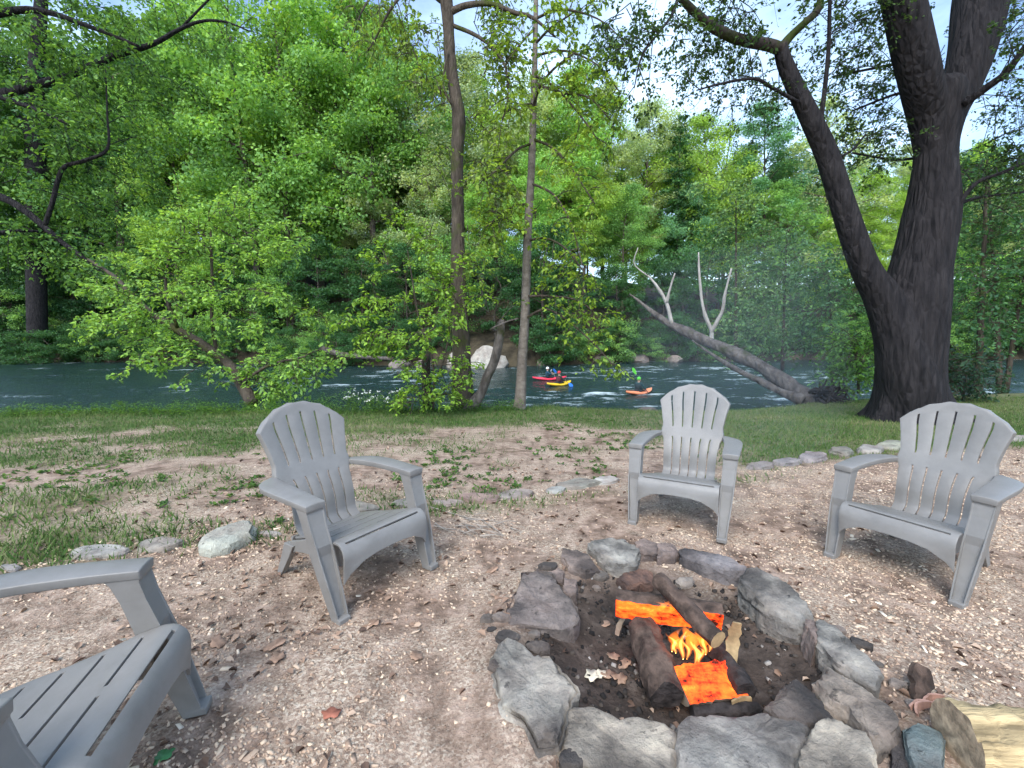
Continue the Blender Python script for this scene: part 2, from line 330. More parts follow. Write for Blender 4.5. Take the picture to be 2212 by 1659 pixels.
ad2 = N('ShaderNodeMath', t, operation='MULTIPLY_ADD'); t.links.new(n2.outputs['Fac'], ad2.inputs[0]); ad2.inputs[1].default_value = .5; t.links.new(ad.outputs[0], ad2.inputs[2])
fr = ramp(t, [(.0, (0, 0, 0)), (1, (1, 1, 1))]); mr = N('ShaderNodeMapRange', t); mr.inputs[1].default_value = 1.5; mr.inputs[2].default_value = 1.82; t.links.new(ad2.outputs[0], mr.inputs[0]); t.links.new(mr.outputs[0], fr.inputs[0])
t.links.new(mix(t, wc.outputs[0], (.46, .54, .55), fr.outputs[0]), b.inputs['Base Color'])
mr2 = N('ShaderNodeMapRange', t); mr2.inputs[3].default_value = .14; mr2.inputs[4].default_value = .7; t.links.new(fr.outputs[0], mr2.inputs[0]); t.links.new(mr2.outputs[0], b.inputs['Roughness'])
ml = N('ShaderNodeMath', t, operation='MULTIPLY_ADD'); t.links.new(n2.outputs['Fac'], ml.inputs[0]); ml.inputs[1].default_value = .35; t.links.new(n1.outputs['Fac'], ml.inputs[2])
bump(t, b, ml.outputs[0], .9, .10); b.inputs['IOR'].default_value = 1.33
tag(mobj('river', me, None, m), kind='structure')

# ------------------------------------------------------------------ chairs
def bevel(o, w_=.004, seg=2):
    md = o.modifiers.new('bevel', 'BEVEL'); md.width = w_; md.segments = seg; md.limit_method = 'ANGLE'; md.angle_limit = R(40); return o
def make_chair():
    root = empty('garden_chair'); pl = M['plastic']
    # backrest: a curved shell with ten slots and a turned-back rim
    prof = smooth_line([(.085, .228), (.145, .262), (.160, .315), (.168, .375), (.196, .445), (.250, .535), (.302, .66), (.350, .79), (.396, .922)], 8)
    pz, py = prof[:, 1], prof[:, 0]
    hw = lambda z: np.interp(z, [.22, .40, .50, .53, .56, .60, .70, .787, .93], [.186, .192, .203, .222, .222, .214, .232, .254, .262])
    us = [-1, -.97]
    for k in range(-2, 3): us += [k/3-.17*(.5 if 0 else 1) if 0 else k/3-.022, k/3+.022]
    us = sorted(set(us+[.97, 1]+[-.83, -.5, -.167, .167, .5, .83])); us = np.array(us)
    vsl = np.concatenate([np.linspace(.228, .515, 15), np.linspace(.53, .575, 4), np.linspace(.59, .74, 9), 1+np.linspace(0.12, .62, 6), [1.70, 1.8, 1.9, 1.97, 2.0]])
    def pt(u, v):
        top = .922-.135*u*u*(.82+.18*u*u)
        z = v if v < 1 else .74+(top-.74)*(v-1)
        if v > 1.98 and abs(u) < .8 and abs(u*3-round(u*3)) < .08: z -= .007
        x = u*float(hw(z)); y = float(np.interp(z, pz, py))-.022*u*u*sstep(.45, .7, z)
        return (x, y, z)
    nv, nu = len(vsl), len(us); V = [pt(u, v) for v in vsl for u in us]; F = []
    for i in range(nv-1):
        for j in range(nu-1):
            c = (us[j]+us[j+1])/2; w_ = us[j+1]-us[j]; v = (vsl[i]+vsl[i+1])/2
            slot = w_ < .065 and abs(c*3-round(c*3)) < .05 and abs(c) < .8
            if slot and (v < .512 or (.588 < v < 1.70)): continue
            F.append((i*nu+j, i*nu+j+1, (i+1)*nu+j+1, (i+1)*nu+j))
    bd = [i*nu for i in range(nv)]+[(nv-1)*nu+j for j in range(1, nu)]+[i*nu+nu-1 for i in range(nv-2, -1, -1)]
    bd = [k for k in bd if V[k][2] > .45]; base = len(V)
    for q, k in enumerate(bd):
        x, y, z = V[k]; V.append((x*1.012, y+.034, z-.004))
    for q in range(len(bd)-1): F.append((bd[q], bd[q+1], base+q+1, base+q))
    me = bpy.data.meshes.new('backrest'); me.from_pydata(V, [], F); me.update(); me.shade_smooth()
    o = mobj('backrest', me, root, pl); sd_ = o.modifiers.new('solid', 'SOLIDIFY'); sd_.thickness = .011; sd_.offset = 0
    bevel(o, .0035, 2)
    # seat: waterfall front, slots across, arched apron
    sp_ = smooth_line([(.15, .222), (.0, .268), (-.15, .302), (-.27, .330), (-.325, .343), (-.355, .338), (-.377, .318), (-.387, .285), (-.391, .24), (-.394, .20)], 10)
    L_ = np.concatenate([[0], np.cumsum(np.linalg.norm(np.diff(sp_, axis=0), axis=1))]); slots = [.06, .155, .25, .345, .44, .523]
    cuts = sorted(set(list(np.linspace(0, L_[-1], 34))+[s-.0055 for s in slots]+[s+.0055 for s in slots]))
    cuts = [c for c in cuts if not any(abs(c-s) < .0053 for s in slots)]
    xs_ = np.array([-1, -.95, -.88, -.6, -.3, -.07, .07, .3, .6, .88, .95, 1]); V, F = [], []; apron = L_[-1]-.085
    for s in cuts:
        y, z = np.interp(s, L_, sp_[:, 0]), np.interp(s, L_, sp_[:, 1]); hwid = np.interp(s, [0, .25, .36, .42], [.195, .208, .235, .258])
        k = max(0, (s-apron)/.085)
        for u in xs_: V.append((u*hwid, y+.02*k*abs(u)**5, z-k*.045*abs(u)**7+k*.052*(1-abs(u)**3)))
    nx = len(xs_)
    for i in range(len(cuts)-1):
        mid = (cuts[i]+cuts[i+1])/2
        for j in range(nx-1):
            c = (xs_[j]+xs_[j+1])/2
            si = [q for q, s in enumerate(slots) if abs(mid-s) < .002]
            if si and abs(c) < .87 and not (si[0] in (4, 2) and abs(c) < .06): continue
            F.append((i*nx+j, i*nx+j+1, (i+1)*nx+j+1, (i+1)*nx+j))
    me = bpy.data.meshes.new('seat'); me.from_pydata(V, [], F); me.update(); me.shade_smooth()
    o = mobj('seat', me, root, pl); sd_ = o.modifiers.new('solid', 'SOLIDIFY'); sd_.thickness = .010; sd_.offset = 0; bevel(o, .003, 2)
    for s in (-1, 1):
        # arm rest
        st = smooth_line([(-.268, .258, .360, .546), (-.15, .256, .364, .552), (0, .250, .368, .556), (.10, .242, .364, .555), (.18, .232, .348, .552), (.235, .220, .318, .549), (.272, .208, .276, .547), (.292, .200, .238, .545)], 3)
        rings = []
        for y, xi, xo, z in st:
            th = .036; xm = (xi+xo)/2
            rings.append([(s*xi, y, z-.004), (s*(xi*.7+xo*.3), y, z), (s*(xi*.3+xo*.7), y, z), (s*xo, y, z-.005), (s*(xo-.004), y, z-th), (s*(xi+.004), y, z-th)])
        mb = MB(); mb.loft(rings); o = mobj('armrest', mb.mesh('armrest'), root, pl, True); bevel(o, .005, 3)
        # front leg: channel open to the front
        rings = []
        for z, x, y, wx, dy, rec in ((.528, .309, -.212, .046, .052, .002), (.50, .309, -.222, .0445, .040, .002), (.44, .307, -.240, .042, .036, .002), (.345, .302, -.270, .041, .038, .003), (.30, .300, -.283, .041, .040, .016), (.18, .294, -.320, .036, .038, .022), (.06, .288, -.357, .031, .033, .022), (.0, .285, -.375, .0285, .030, .020)):
            t_ = .007; pts = [(-wx, -dy), (-wx+t_, -dy), (-wx+t_+.001, -dy+rec), (wx-t_-.001, -dy+rec), (wx-t_, -dy), (wx, -dy), (wx, dy), (-wx, dy)]
            rings.append([(s*(x+a), y+b_, z) for a, b_ in pts])
        mb = MB(); mb.loft(rings); leg = mobj('leg', mb.mesh('leg'), root, pl); bevel(leg, .004, 2)
        mb = MB(); mb.loft([[(s*(.286+a*.030), -.380+b_*.036, z) for a, b_ in ((-1, -1), (1, -1), (1, 1), (-1, 1))] for z in (-.004, .006, .024)])
        bevel(mobj('foot', mb.mesh('foot'), leg, pl), .005, 2)
        # side rail and rear leg
        poly = [(-.30, .325), (-.2, .302), (0, .262), (.14, .218), (.19, .19), (.165, .135), (.11, .165), (0, .185), (-.15, .195), (-.30, .205)]
        mb = MB(); mb.loft([[(s*x, y, z) for y, z in poly] for x in (.206, .222)]); bevel(mobj('side_rail', mb.mesh('side_rail'), root, pl), .004, 2)
        rings = []
        for z, y, wy in ((.20, .150, .045), (.12, .195, .036), (.0, .270, .024)):
            rings.append([(s*x, y+b_*wy, z) for x, b_ in ((.203, -1), (.236, -1), (.236, 1), (.203, 1))])
        mb = MB(); mb.loft(rings); bevel(mobj('leg', mb.mesh('rear_leg'), root, pl), .004, 2)
    # back brace under the seat
    mb = MB(); mb.box((0, .17, .205), (.204, .008, .022)); bevel(mobj('brace', mb.mesh('brace'), root, pl), .004, 2)
    return root
def copy_tree(o, parent=None):
    c = o.copy(); COL.objects.link(c); c.parent = parent
    for ch in list(o.children): copy_tree(ch, c)
    return c
chair0 = make_chair()
CH = [(-.9495, 2.3756, 54.8, 'grey plastic garden chair between two edging stones and the fire ring, leaves littered round it'),
      (1.2846, 3.2112, -29.6, 'grey plastic garden chair behind the fire ring, lawn and river right behind it'),
      (2.4205, 2.5248, -60.8, 'grey plastic garden chair in front of the huge forked tree'),
      (-1.3821, 1.0226, 106.9, 'grey plastic garden chair cut off by the frame, only seat, armrests and leg showing')]
for i, (x, y, a, lab) in enumerate(CH):
    o = chair0 if i == 0 else copy_tree(chair0)
    o.location = (x, y, float(zn(x, y))+.004); o.rotation_euler = (0, 0, R(a)); tag(o, lab, 'chair', 'garden chairs round the fire')

# ------------------------------------------------------------------ far forest: a few kinds of tree, each copied as its own thing
def rand_unit(rs, n): v = rs.normal(size=(n, 3)); return unit(v)
def clump_leaves(rs, C, rad, k, size, flat=.55, up=.6):
    n = len(C)*k; c = np.repeat(C, k, 0); rr = np.repeat(rad, k)
    off = rand_unit(rs, n)*(rs.rand(n)**.45)[:, None]*rr[:, None]; off[:, 2] *= flat
    P = c+off; Nn = unit(rand_unit(rs, n)+np.array([0, 0, up])+unit(off)*.35); D = unit(np.cross(Nn, rand_unit(rs, n))); D[:, 2] -= .25; D = unit(D); Nn = unit(Nn-D*np.sum(Nn*D, 1)[:, None])
    s = size*(.6+.8*rs.rand(n)); return leaf_faces(P, D, Nn, s, s*.75, rs, .15, 4)
def crown_tree(seed, H=20, W=9, base=.28, nl=26, k=90, size=.3, top=1.0, lean=0, flat=.55, droop=0, cr_=1.15):
    rs = np.random.RandomState(seed); tr = MB()
    tp = smooth_line([(0, 0, -1), (rs.normal()*.15, rs.normal()*.15, H*.3), (rs.normal()*.4+lean, rs.normal()*.4, H*.65), (rs.normal()*.5+lean*2, rs.normal()*.5, H*.97)], 5)
    r0 = .011*H+.04; tr.tube(tp, np.linspace(r0, .02, len(tp)), 7); C, rad = [], []
    for i in range(nl):
        f = base+(1-base)*(i+rs.rand()*.8)/nl; z = f*H; p0 = np.array([np.interp(z, tp[:, 2], tp[:, q]) for q in range(3)])
        g = (f-base)/(1-base); reach = W*.5*(math.sin(math.pi*min(1, (.22+.78*g)*top))**.75)*(.7+.5*rs.rand()); a = i*2.4+rs.rand()*.9
        el = .15+.55*g+rs.normal()*.12-droop; d = np.array([math.cos(a)*math.cos(el), math.sin(a)*math.cos(el), math.sin(el)])
        p1 = p0+d*reach; pm = (p0+p1)/2+np.array([0, 0, reach*.08]); ln = smooth_line([p0, pm, p1], 3); tr.tube(ln, np.linspace(r0*.34*(1-g*.6), .012, len(ln)), 4, False)
        nc = max(2, int(reach*1.5))
        for q in range(nc):
            tt = .35+.65*(q+.5)/nc; pc = p0+(p1-p0)*tt+rs.normal(size=3)*.09*reach
            C.append(pc); rad.append(cr_*(.55+.6*rs.rand())*(.75+W/22))
    C = np.array(C); rad = np.array(rad); V, F, v = clump_leaves(rs, C, rad, k, size, flat)
    v = np.clip(.5+(v-.5)*.7+(np.repeat(np.repeat(rs.rand(len(C)), k), 4)-.5)*.6, 0, 1)
    cm = quads('crown', (V, F), 0, v); cm.materials.append(M['leaf_far']); tm = tr.mesh('trunk'); tm.materials.append(M['bark_far']); tm.shade_smooth()
    return tm, cm
def conifer(seed, H=22, W=6):
    rs = np.random.RandomState(seed); tr = MB(); tp = np.array([(0, 0, z) for z in np.linspace(-1, H, 10)]); tr.tube(tp, np.linspace(.26, .02, 10), 6); C, rad = [], []
    for i in range(70):
        f = .2+.8*i/70; a = i*2.4; reach = W*.5*(1-f)**.8*(.75+.5*rs.rand())+.3
        for q in range(max(1, int(reach*1.6))):
            tt = (q+.7)/max(1, int(reach*1.6)); C.append((math.cos(a)*reach*tt, math.sin(a)*reach*tt, f*H-.22*reach*tt)); rad.append(.65)
    C = np.array(C); rad = np.array(rad); V, F, v = clump_leaves(rs, C, rad, 55, .26, .35)
    cm = quads('crown', (V, F), 0, v); cm.materials.append(M['leaf_far']); tm = tr.mesh('trunk'); tm.materials.append(M['bark_far']); return tm, cm
def bare_tree(seed, H=22):
    rs = np.random.RandomState(seed); tr = MB()
    def grow(p, d, l, r, lev):
        q = p+d*l*.5+rs.normal(size=3)*l*.05; e = q+unit(d+rs.normal(size=3)*.15)*l*.5; tr.tube([p, q, e], [r, r*.8, r*.55], 4 if lev else 6, False)
        if lev < 4:
            for c in range(3 if lev < 3 else 3): grow(e if c < 2 else q, unit(d+rs.normal(size=3)*.42+np.array([0, 0, .12])), l*(.5+.25*rs.rand()), r*.55, lev+1)
    grow(np.array([0, 0, -1.]), np.array([0, 0, 1.]), H*.42, .2, 0); tm = tr.mesh('trunk'); tm.materials.append(M['bark_far']); return tm, None
KINDS = {'round': [crown_tree(s, 20, 10.5, .24, 30, 230, .17) for s in (1, 2, 3)],
         'tall': [crown_tree(s, 26, 9.5, .34, 36, 210, .18, .98) for s in (4, 5)],
         'airy': [crown_tree(s, 18, 8.5, .2, 26, 120, .17, 1, 0, .5, 0, 1.05) for s in (6, 7)],
         'small': [crown_tree(s, 9, 7.5, .12, 22, 130, .17, 1, .5, .5, .12, .9) for s in (8, 9)],
         'conifer': [conifer(10)], 'bare': [bare_tree(12)],
         'bush': [crown_tree(s, 4.2, 6.5, .02, 20, 120, .15, 1, .2, .5, .18, .8) for s in (14, 15)]}
LAB = {'round': 'broad leafy tree', 'tall': 'tall straight-trunked leafy tree', 'airy': 'thinly leafed tree', 'small': 'low spreading tree', 'conifer': 'dark needle-leaved conifer', 'bare': 'bare leafless tree', 'bush': 'low bush'}
NAME = {'round': 'broad_tree', 'tall': 'tall_tree', 'airy': 'thin_tree', 'small': 'spreading_tree', 'conifer': 'conifer_tree', 'bare': 'bare_tree', 'bush': 'bush'}
TINT = {'fresh yellow-green': (.33, .43, .075), 'mid-green': (.21, .335, .085), 'dark green': (.062, .135, .042), 'pale olive': (.36, .39, .17), 'blue-green': (.16, .29, .13), 'bright green': (.26, .40, .085)}
rsF = np.random.RandomState(21)
def far_tree(kind, x, y, h, tint, where, z=None, wide=1.0):
    ms = KINDS[kind]; tm, cm = ms[rsF.randint(len(ms))]; H0 = {'round': 20, 'tall': 26, 'airy': 18, 'small': 9, 'conifer': 22, 'bare': 22, 'bush': 4.2}[kind]
    s = h/H0; o = empty(NAME[kind], (x, y, float(zf(x, y)) if z is None else z), rsF.rand()*6.28); o.scale = (s*wide*(.9+.25*rsF.rand()), s*wide*(.9+.25*rsF.rand()), s)
    mobj('trunk', tm, o)
    if cm: c = TINT[tint]; k = 1.05+.3*rsF.rand(); mobj('crown', cm, o, color=tuple(q*k*j for q, j in zip(c, (.84, 1.0, 1.2))))
    lab = f'{LAB[kind]} {where}' if kind in ('bare', 'conifer') else f'{tint} {LAB[kind]} {where}'
    tag(o, lab, 'bush' if kind == 'bush' else 'tree', 'bushes along the far bank' if kind == 'bush' else f'far {NAME[kind]}s, {tint}, {where}'); return o
SKYX = [-300, 500, 700, 850, 950, 1100, 1250, 1350, 1420, 1500, 1600, 1700, 1900, 2212, 2600]; SKYY = [-60, -60, -20, 50, 150, 190, 195, 245, 260, 240, 270, 245, 235, 235, 235]
def cap_h(x, y):
    X = 1106+x/y*FPX; Yt = np.interp(X, SKYX, SKYY); el = math.atan((829.5-Yt)/FPX)-PITCH
    return y*math.tan(el)+CAM_H-float(zf(x, y)), X
rows = [(3.5, 24, 8, 13, 'small', 'leaning over the far bank'), (9, 22, 13, 20, 'mix', 'low on the far slope'), (18, 22, 17, 25, 'mix', 'halfway up the far slope'), (30, 24, 18, 28, 'mix', 'high on the far slope'), (46, 26, 18, 28, 'mix', 'on the crest of the far hill')]
for off, n, h0, h1, kd, where in rows:
    for i in range(n):
        yy = far_y(0)+off; hx = yy*1.28; x = -hx+2*hx*(i+.5+rsF.uniform(-.35, .35))/n; y = float(far_y(x))+off*(.85+.4*rsF.rand()); cap, X = cap_h(x, y)
        if cap < 4: continue
        kind = kd if kd != 'mix' else rsF.choice(['round', 'tall', 'airy', 'round'], p=[.35, .3, .2, .15])
        h = min(rsF.uniform(h0, h1), cap*rsF.uniform(.86, 1.04))
        if X < 800 and off > 7: h = min(cap*1.02, 41)*rsF.uniform(.8, 1)
        if X < 350: p = [.1, .4, .2, 0, .1, .2]
        elif X < 900: p = [.25, .3, .0, .15, .0, .3]
        elif X < 1350: p = [.3, .2, .0, .3, .0, .2]
        else: p = [.2, .22, .0, .25, .13, .2]
        tint = rsF.choice(list(TINT), p=p)
        if off < 5 and rsF.rand() < .8: tint = 'dark green'  # understory shade painted into the leaf tint of most trees in the lowest row
        far_tree(kind, x, y, h, tint, where)
for i in range(64):                                  # bushes over the water's edge
    x = -75+140*(i+.5+rsF.uniform(-.4, .4))/64; y = float(far_y(x))+rsF.uniform(-.6, 1.2)
    if -6.5 < x < 1: continue
    far_tree('bush', x, y, rsF.uniform(2.4, 4.6), rsF.choice(['dark green', 'dark green', 'dark green', 'mid-green']), 'overhanging the far waterline')  # mostly dark tint: shade under the wood put into the bush colour
for X, d, tint in ((560, 58, 'bright green'), (640, 60, 'mid-green'), (700, 66, 'fresh yellow-green'), (760, 62, 'bright green'), (820, 60, 'mid-green'), (870, 64, 'pale olive'), (930, 60, 'mid-green'), (1000, 62, 'pale olive'), (1070, 64, 'fresh yellow-green'), (1150, 62, 'pale olive'), (1230, 64, 'bright green'), (1300, 66, 'pale olive'), (480, 62, 'mid-green'), (300, 64, 'dark green'), (180, 66, 'mid-green'), (1380, 66, 'pale olive'), (1640, 62, 'blue-green'), (1760, 60, 'pale olive')):
    x = (X-1106)/FPX*d; cap, _ = cap_h(x, d); far_tree(rsF.choice(['tall', 'round', 'airy']), x, d, min(cap*1.06, 44), tint, 'closing the skyline of the wood')
for X, d, h, kind, tint in ((1455, 62, None, 'conifer', 'dark green'), (1560, 66, 31, 'bare', 'pale olive'), (1340, 72, 27, 'bare', 'pale olive'), (1510, 64, None, 'round', 'fresh yellow-green'), (400, 40, 27, 'round', 'fresh yellow-green')):
    x = (X-1106)/FPX*d; y = d
    if X == 400: x, y = (X-1106)/FPX*60, 60
    cap, _ = cap_h(x, y); far_tree(kind, x, y, h or cap, tint, 'rising above its neighbours' if kind != 'bare' else 'against the sky')

# ------------------------------------------------------------------ near trees
def grow_twigs(rs, limb, n, length, levels=2, spread=.9, rise=.0, start=.25, r=.012, flatten=.5, sag=.15):
    """twigs along a limb: returns every line and the leaf-bearing end lines"""
    lines, ends = [], []
    limb = np.asarray(limb)
    for i in range(n):
        t = start+(1-start)*(i+rs.rand())/n; k = min(int(t*(len(limb)-1)), len(limb)-2); p = limb[k]+(limb[k+1]-limb[k])*(t*(len(limb)-1)-k); d = unit(limb[k+1]-limb[k])
        s = unit(rs.normal(size=3)*np.array([1, 1, flatten])); s = unit(s-d*np.dot(s, d)); dd = unit(d*(.35+.4*rs.rand())+s*spread+np.array([0, 0, rise])); l = length*(.5+.7*rs.rand())*(1.15-.5*t)
        q = p+dd*l*.5+np.array([0, 0, .04*l]); e = p+dd*l-np.array([0, 0, sag*l]); ln = smooth_line([p, q, e], 3); lines.append((ln, r))
        if levels > 1:
            a, b_ = grow_twigs(rs, ln, max(3, int(n*.45)), length*.5, levels-1, spread, rise*.5, .15, r*.5, flatten, sag*1.3); lines += a; ends += b_
        else: ends.append(ln)
    return lines, ends
def leaves_on(rs, ends, k, size, shape=6, hang=.25, ratio=.62, jit=.03, off=.0):
    P, D = [], []
    for ln in ends:
        t = rs.rand(k)**.8; idx = t*(len(ln)-1); i0 = np.minimum(idx.astype(int), len(ln)-2); f = (idx-i0)[:, None]; p = ln[i0]*(1-f)+ln[i0+1]*f
        P.append(p+rs.normal(size=(k, 3))*jit); D.append(np.repeat(unit(ln[-1]-ln[0])[None], k, 0))
    P = np.concatenate(P); D = np.concatenate(D); n = len(P)
    D = unit(D*.5+rand_unit(rs, n)*np.array([1, 1, .4])-np.array([0, 0, hang])); Nn = unit(rand_unit(rs, n)*.75+np.array([0, 0, 1.])); Nn = unit(Nn-D*np.sum(Nn*D, 1)[:, None])
    s = size*(.55+.85*rs.rand(n)); return leaf_faces(P, D, Nn, s, s*ratio, rs, .18, shape)
def px_line(pts, k=6):                       # (X, Y, depth, half-width px) stations -> smooth 3D line and radii
    W_ = []
    for X, Y, d, h in pts: p = at(X, Y, d); W_.append((*p, pxr(h, p)))
    W_ = smooth_line(W_, k); return W_[:, :3], W_[:, 3]
def near_tree(name, base, label, trunk_lines, twig_limbs, bark, tint, size, k, seed, n=8, tl=.9, levels=2, cat='tree', twig_mat=None, group=None, leaf_shape=6, sag=.15, rise=0., hang=.25, sides=14, flat=.5, jit=.03, limbs_bark=None):
    rs = np.random.RandomState(seed); base = np.asarray(base, float); o = empty(name, tuple(base)); tag(o, label, cat, group)
    for i, (P, r) in enumerate(trunk_lines):
        mb = MB(); ph = rs.rand(6)*6.28
        def lob(j, th, P=P, r=r): return 1+.05*np.sin(3*th+ph[0]+j*.15)+.035*np.sin(5*th+ph[1]-j*.2)+.03*rs.normal(size=len(th))*.5
        mb.tube(P-base, r, sides if r[0] > .05 else 7, True, lob); mobj('trunk' if i == 0 else 'branch', mb.mesh('trunk' if i == 0 else 'branch'), o, bark if (i == 0 or not limbs_bark) else limbs_bark, True)
    lines, ends = [], []
    for spec in twig_limbs:
        ln = spec[0] if isinstance(spec, tuple) else spec; kw = spec[1] if isinstance(spec, tuple) else {}
        a, b_ = grow_twigs(rs, ln, kw.get('n', n), kw.get('tl', tl), kw.get('levels', levels), .9, kw.get('rise', rise), kw.get('start', .2), .010, flat, kw.get('sag', sag)); lines += a; ends += b_
    if lines:
        mb = MB()
        for ln, r in lines: mb.tube(ln-base, np.linspace(r, r*.35, len(ln)), 4, False)
        tw = mobj('twigs', mb.mesh('twigs'), o, twig_mat or bark, True); tw['kind'] = 'stuff'
        V, F, v = leaves_on(rs, [e-base for e in ends], k, size, leaf_shape, hang, jit=jit); me = quads('foliage', (V, F), 0, v); me.materials.append(M['leaf'])
        cw = mobj('foliage', me, o, color=tuple(min(.6, k_*q+o_) for q, k_, o_ in zip(tint, (2.0, 1.85, 1.9), (0, 0, .02)))); cw['kind'] = 'stuff'
    return o
def gz(X, Y, d): p = at(X, Y, d); return p
def line3(*pts): return smooth_line([at(*p) for p in pts], 5)

# huge forked tree on the lawn
DB = 7.9
bb = at(1963, 900, DB); bb[2] = float(zn(bb[0], bb[1]))-.05
rsB = np.random.RandomState(5); o = empty('forked_tree', tuple(bb)); tag(o, 'huge dark forked tree with thick rough trunk rising from the lawn', 'tree'); big = o
def big_tube(name, pts, k=8, n=40, amp=.06, fl=0, m_='bark_big', parent=None, merge=None):
    P, r = px_line(pts, k); r = r*(.86 if merge is not None else .85); mb = MB(); L0 = np.concatenate([[0], np.cumsum(np.linalg.norm(np.diff(P, axis=0), axis=1))])
    def lob(j, th):
        q = 1+amp*(np.abs(np.sin(th*9+2.2*vnoise(th*3, np.full_like(th, L0[j]*.9))*2))-.5)*.8+amp*1.4*(fbm(np.cos(th)*2+5, np.sin(th)*2+L0[j]*1.1, 3)-.5)*2
        if fl: q = q+fl*math.exp(-L0[j]/.28)*(.35+.65*np.maximum(0, np.cos(th*5+.7))**1.5)
        return q
    if merge is not None: merge.tube(P-bb, r, n, True, lob); return
    mb.tube(P-bb, r, n, True, lob); return mobj(name, mb.mesh(name), parent or o, M[m_], True)
TRK = MB()
big_tube('trunk', [(1966, 912, DB, 74), (1966, 880, DB, 72), (1965, 840, DB, 70), (1966, 790, DB, 69), (1970, 720, DB, 70), (1976, 640, DB, 68), (1992, 560, DB, 60), (2012, 460, DB, 56), (2020, 340, DB, 42), (2024, 250, DB, 50), (2030, 200, DB, 52), (2032, 175, DB, 40)], 10, 64, .04, .75, merge=TRK)
big_tube('branch', [(1975, 900, DB-.1, 66), (1958, 800, DB-.12, 62), (1938, 720, DB-.12, 50), (1908, 645, DB-.1, 40), (1868, 576, DB-.1, 31), (1823, 450, DB-.1, 27), (1787, 337, DB-.1, 25), (1754, 262, DB-.15, 23), (1718, 187, DB-.2, 20), (1695, 135, DB-.2, 18), (1685, 100, DB-.2, 15)], 8, 30, .035, merge=TRK)
big_tube('branch', [(2014, 330, DB, 34), (2004, 250, DB-.05, 40), (1990, 180, DB-.2, 43), (1972, 100, DB-.3, 44), (1950, 0, DB-.4, 42), (1930, -120, DB-.5, 40), (1890, -300, DB-.6, 32), (1850, -520, DB-.8, 20)], 8, 36, .035, merge=TRK)
big_tube('branch', [(2026, 330, DB, 34), (2046, 250, DB, 38), (2078, 180, DB+.05, 42), (2102, 100, DB+.1, 48), (2118, 0, DB+.2, 54), (2135, -120, DB+.3, 50), (2190, -300, DB+.4, 38), (2260, -520, DB+.5, 22)], 8, 36, .035, merge=TRK)
tk = mobj('trunk', TRK.mesh('trunk'), o, M['bark_big'], True); md = tk.modifiers.new('join', 'REMESH'); md.mode = 'VOXEL'; md.voxel_size = .022; md.use_smooth_shade = True; md = tk.modifiers.new('soften', 'SMOOTH'); md.iterations = 2; md.factor = .4
big_tube('branch', [(1690, 108, DB-.2, 14), (1660, 97, DB-.3, 14), (1600, 86, DB-.5, 13), (1545, 62, DB-.7, 12), (1505, 30, DB-.9, 10), (1470, -5, DB-1.1, 9), (1410, -70, DB-1.4, 6)], 6, 18, .05, 0, 'bark_moss')
big_tube('branch', [(1686, 105, DB-.2, 12), (1708, 78, DB-.2, 10), (1740, 48, DB-.3, 9), (1765, 24, DB-.3, 9), (1772, 0, DB-.3, 8), (1765, -60, DB-.3, 5)], 6, 14, .05, 0, 'bark_moss')
limbsB = []
for pts in ([(1772, 270, DB-.2, 5), (1783, 180, DB-.2, 4.5), (1790, 100, DB-.25, 4), (1793, 0, DB-.3, 3.5), (1800, -80, DB-.3, 2)],
            [(2080, 225, DB-.3, 9), (2130, 190, DB-.5, 8), (2175, 155, DB-.7, 7), (2215, 100, DB-.9, 6), (2270, 20, DB-1.1, 4)],
            [(2066, 445, DB-.3, 5), (2110, 395, DB-.4, 4), (2160, 375, DB-.5, 3.5), (2230, 345, DB-.6, 2.5)],
            [(1722, 220, DB-.3, 4), (1660, 185, DB-.5, 3.5), (1628, 170, DB-.6, 3.2), (1560, 180, DB-.7, 2.5), (1505, 195, DB-.8, 1.5)],
            [(1800, 345, DB-.2, 3), (1840, 325, DB, 2.5), (1870, 290, DB+.3, 2)],
            [(2072, 440, DB+.2, 4), (2120, 425, DB+.3, 3), (2212, 415, DB+.4, 2)],
            [(1990, 340, DB+.3, 3), (1930, 345, DB+.5, 2.5), (1840, 330, DB+.7, 2)],
            [(1985, 195, DB+.3, 4), (1930, 205, DB+.6, 3), (1840, 240, DB+1, 2)],
            [(1978, 130, DB+.3, 4), (1900, 145, DB+.6, 3), (1800, 165, DB+1, 2)],
            [(1465, -5, DB-1.1, 4), (1450, 35, DB-1.3, 3), (1415, 80, DB-1.5, 2.5), (1385, 125, DB-1.6, 2), (1370, 190, DB-1.7, 1.2)]):
    P, r = px_line(pts, 5); mb = MB(); mb.tube(P-bb, r, 8); mobj('branch', mb.mesh('branch'), o, M['bark_big'], True); limbsB.append(P)
lines, ends = [], []
def addl(P, n_, tl, lv=2, rise=0, sag=.25, start=.1):
    a, b_ = grow_twigs(rsB, P, n_, tl, lv, .9, rise, start, .008, .6, sag); lines.extend(a); ends.extend(b_)
for P in limbsB: addl(P, 9, 1.0)
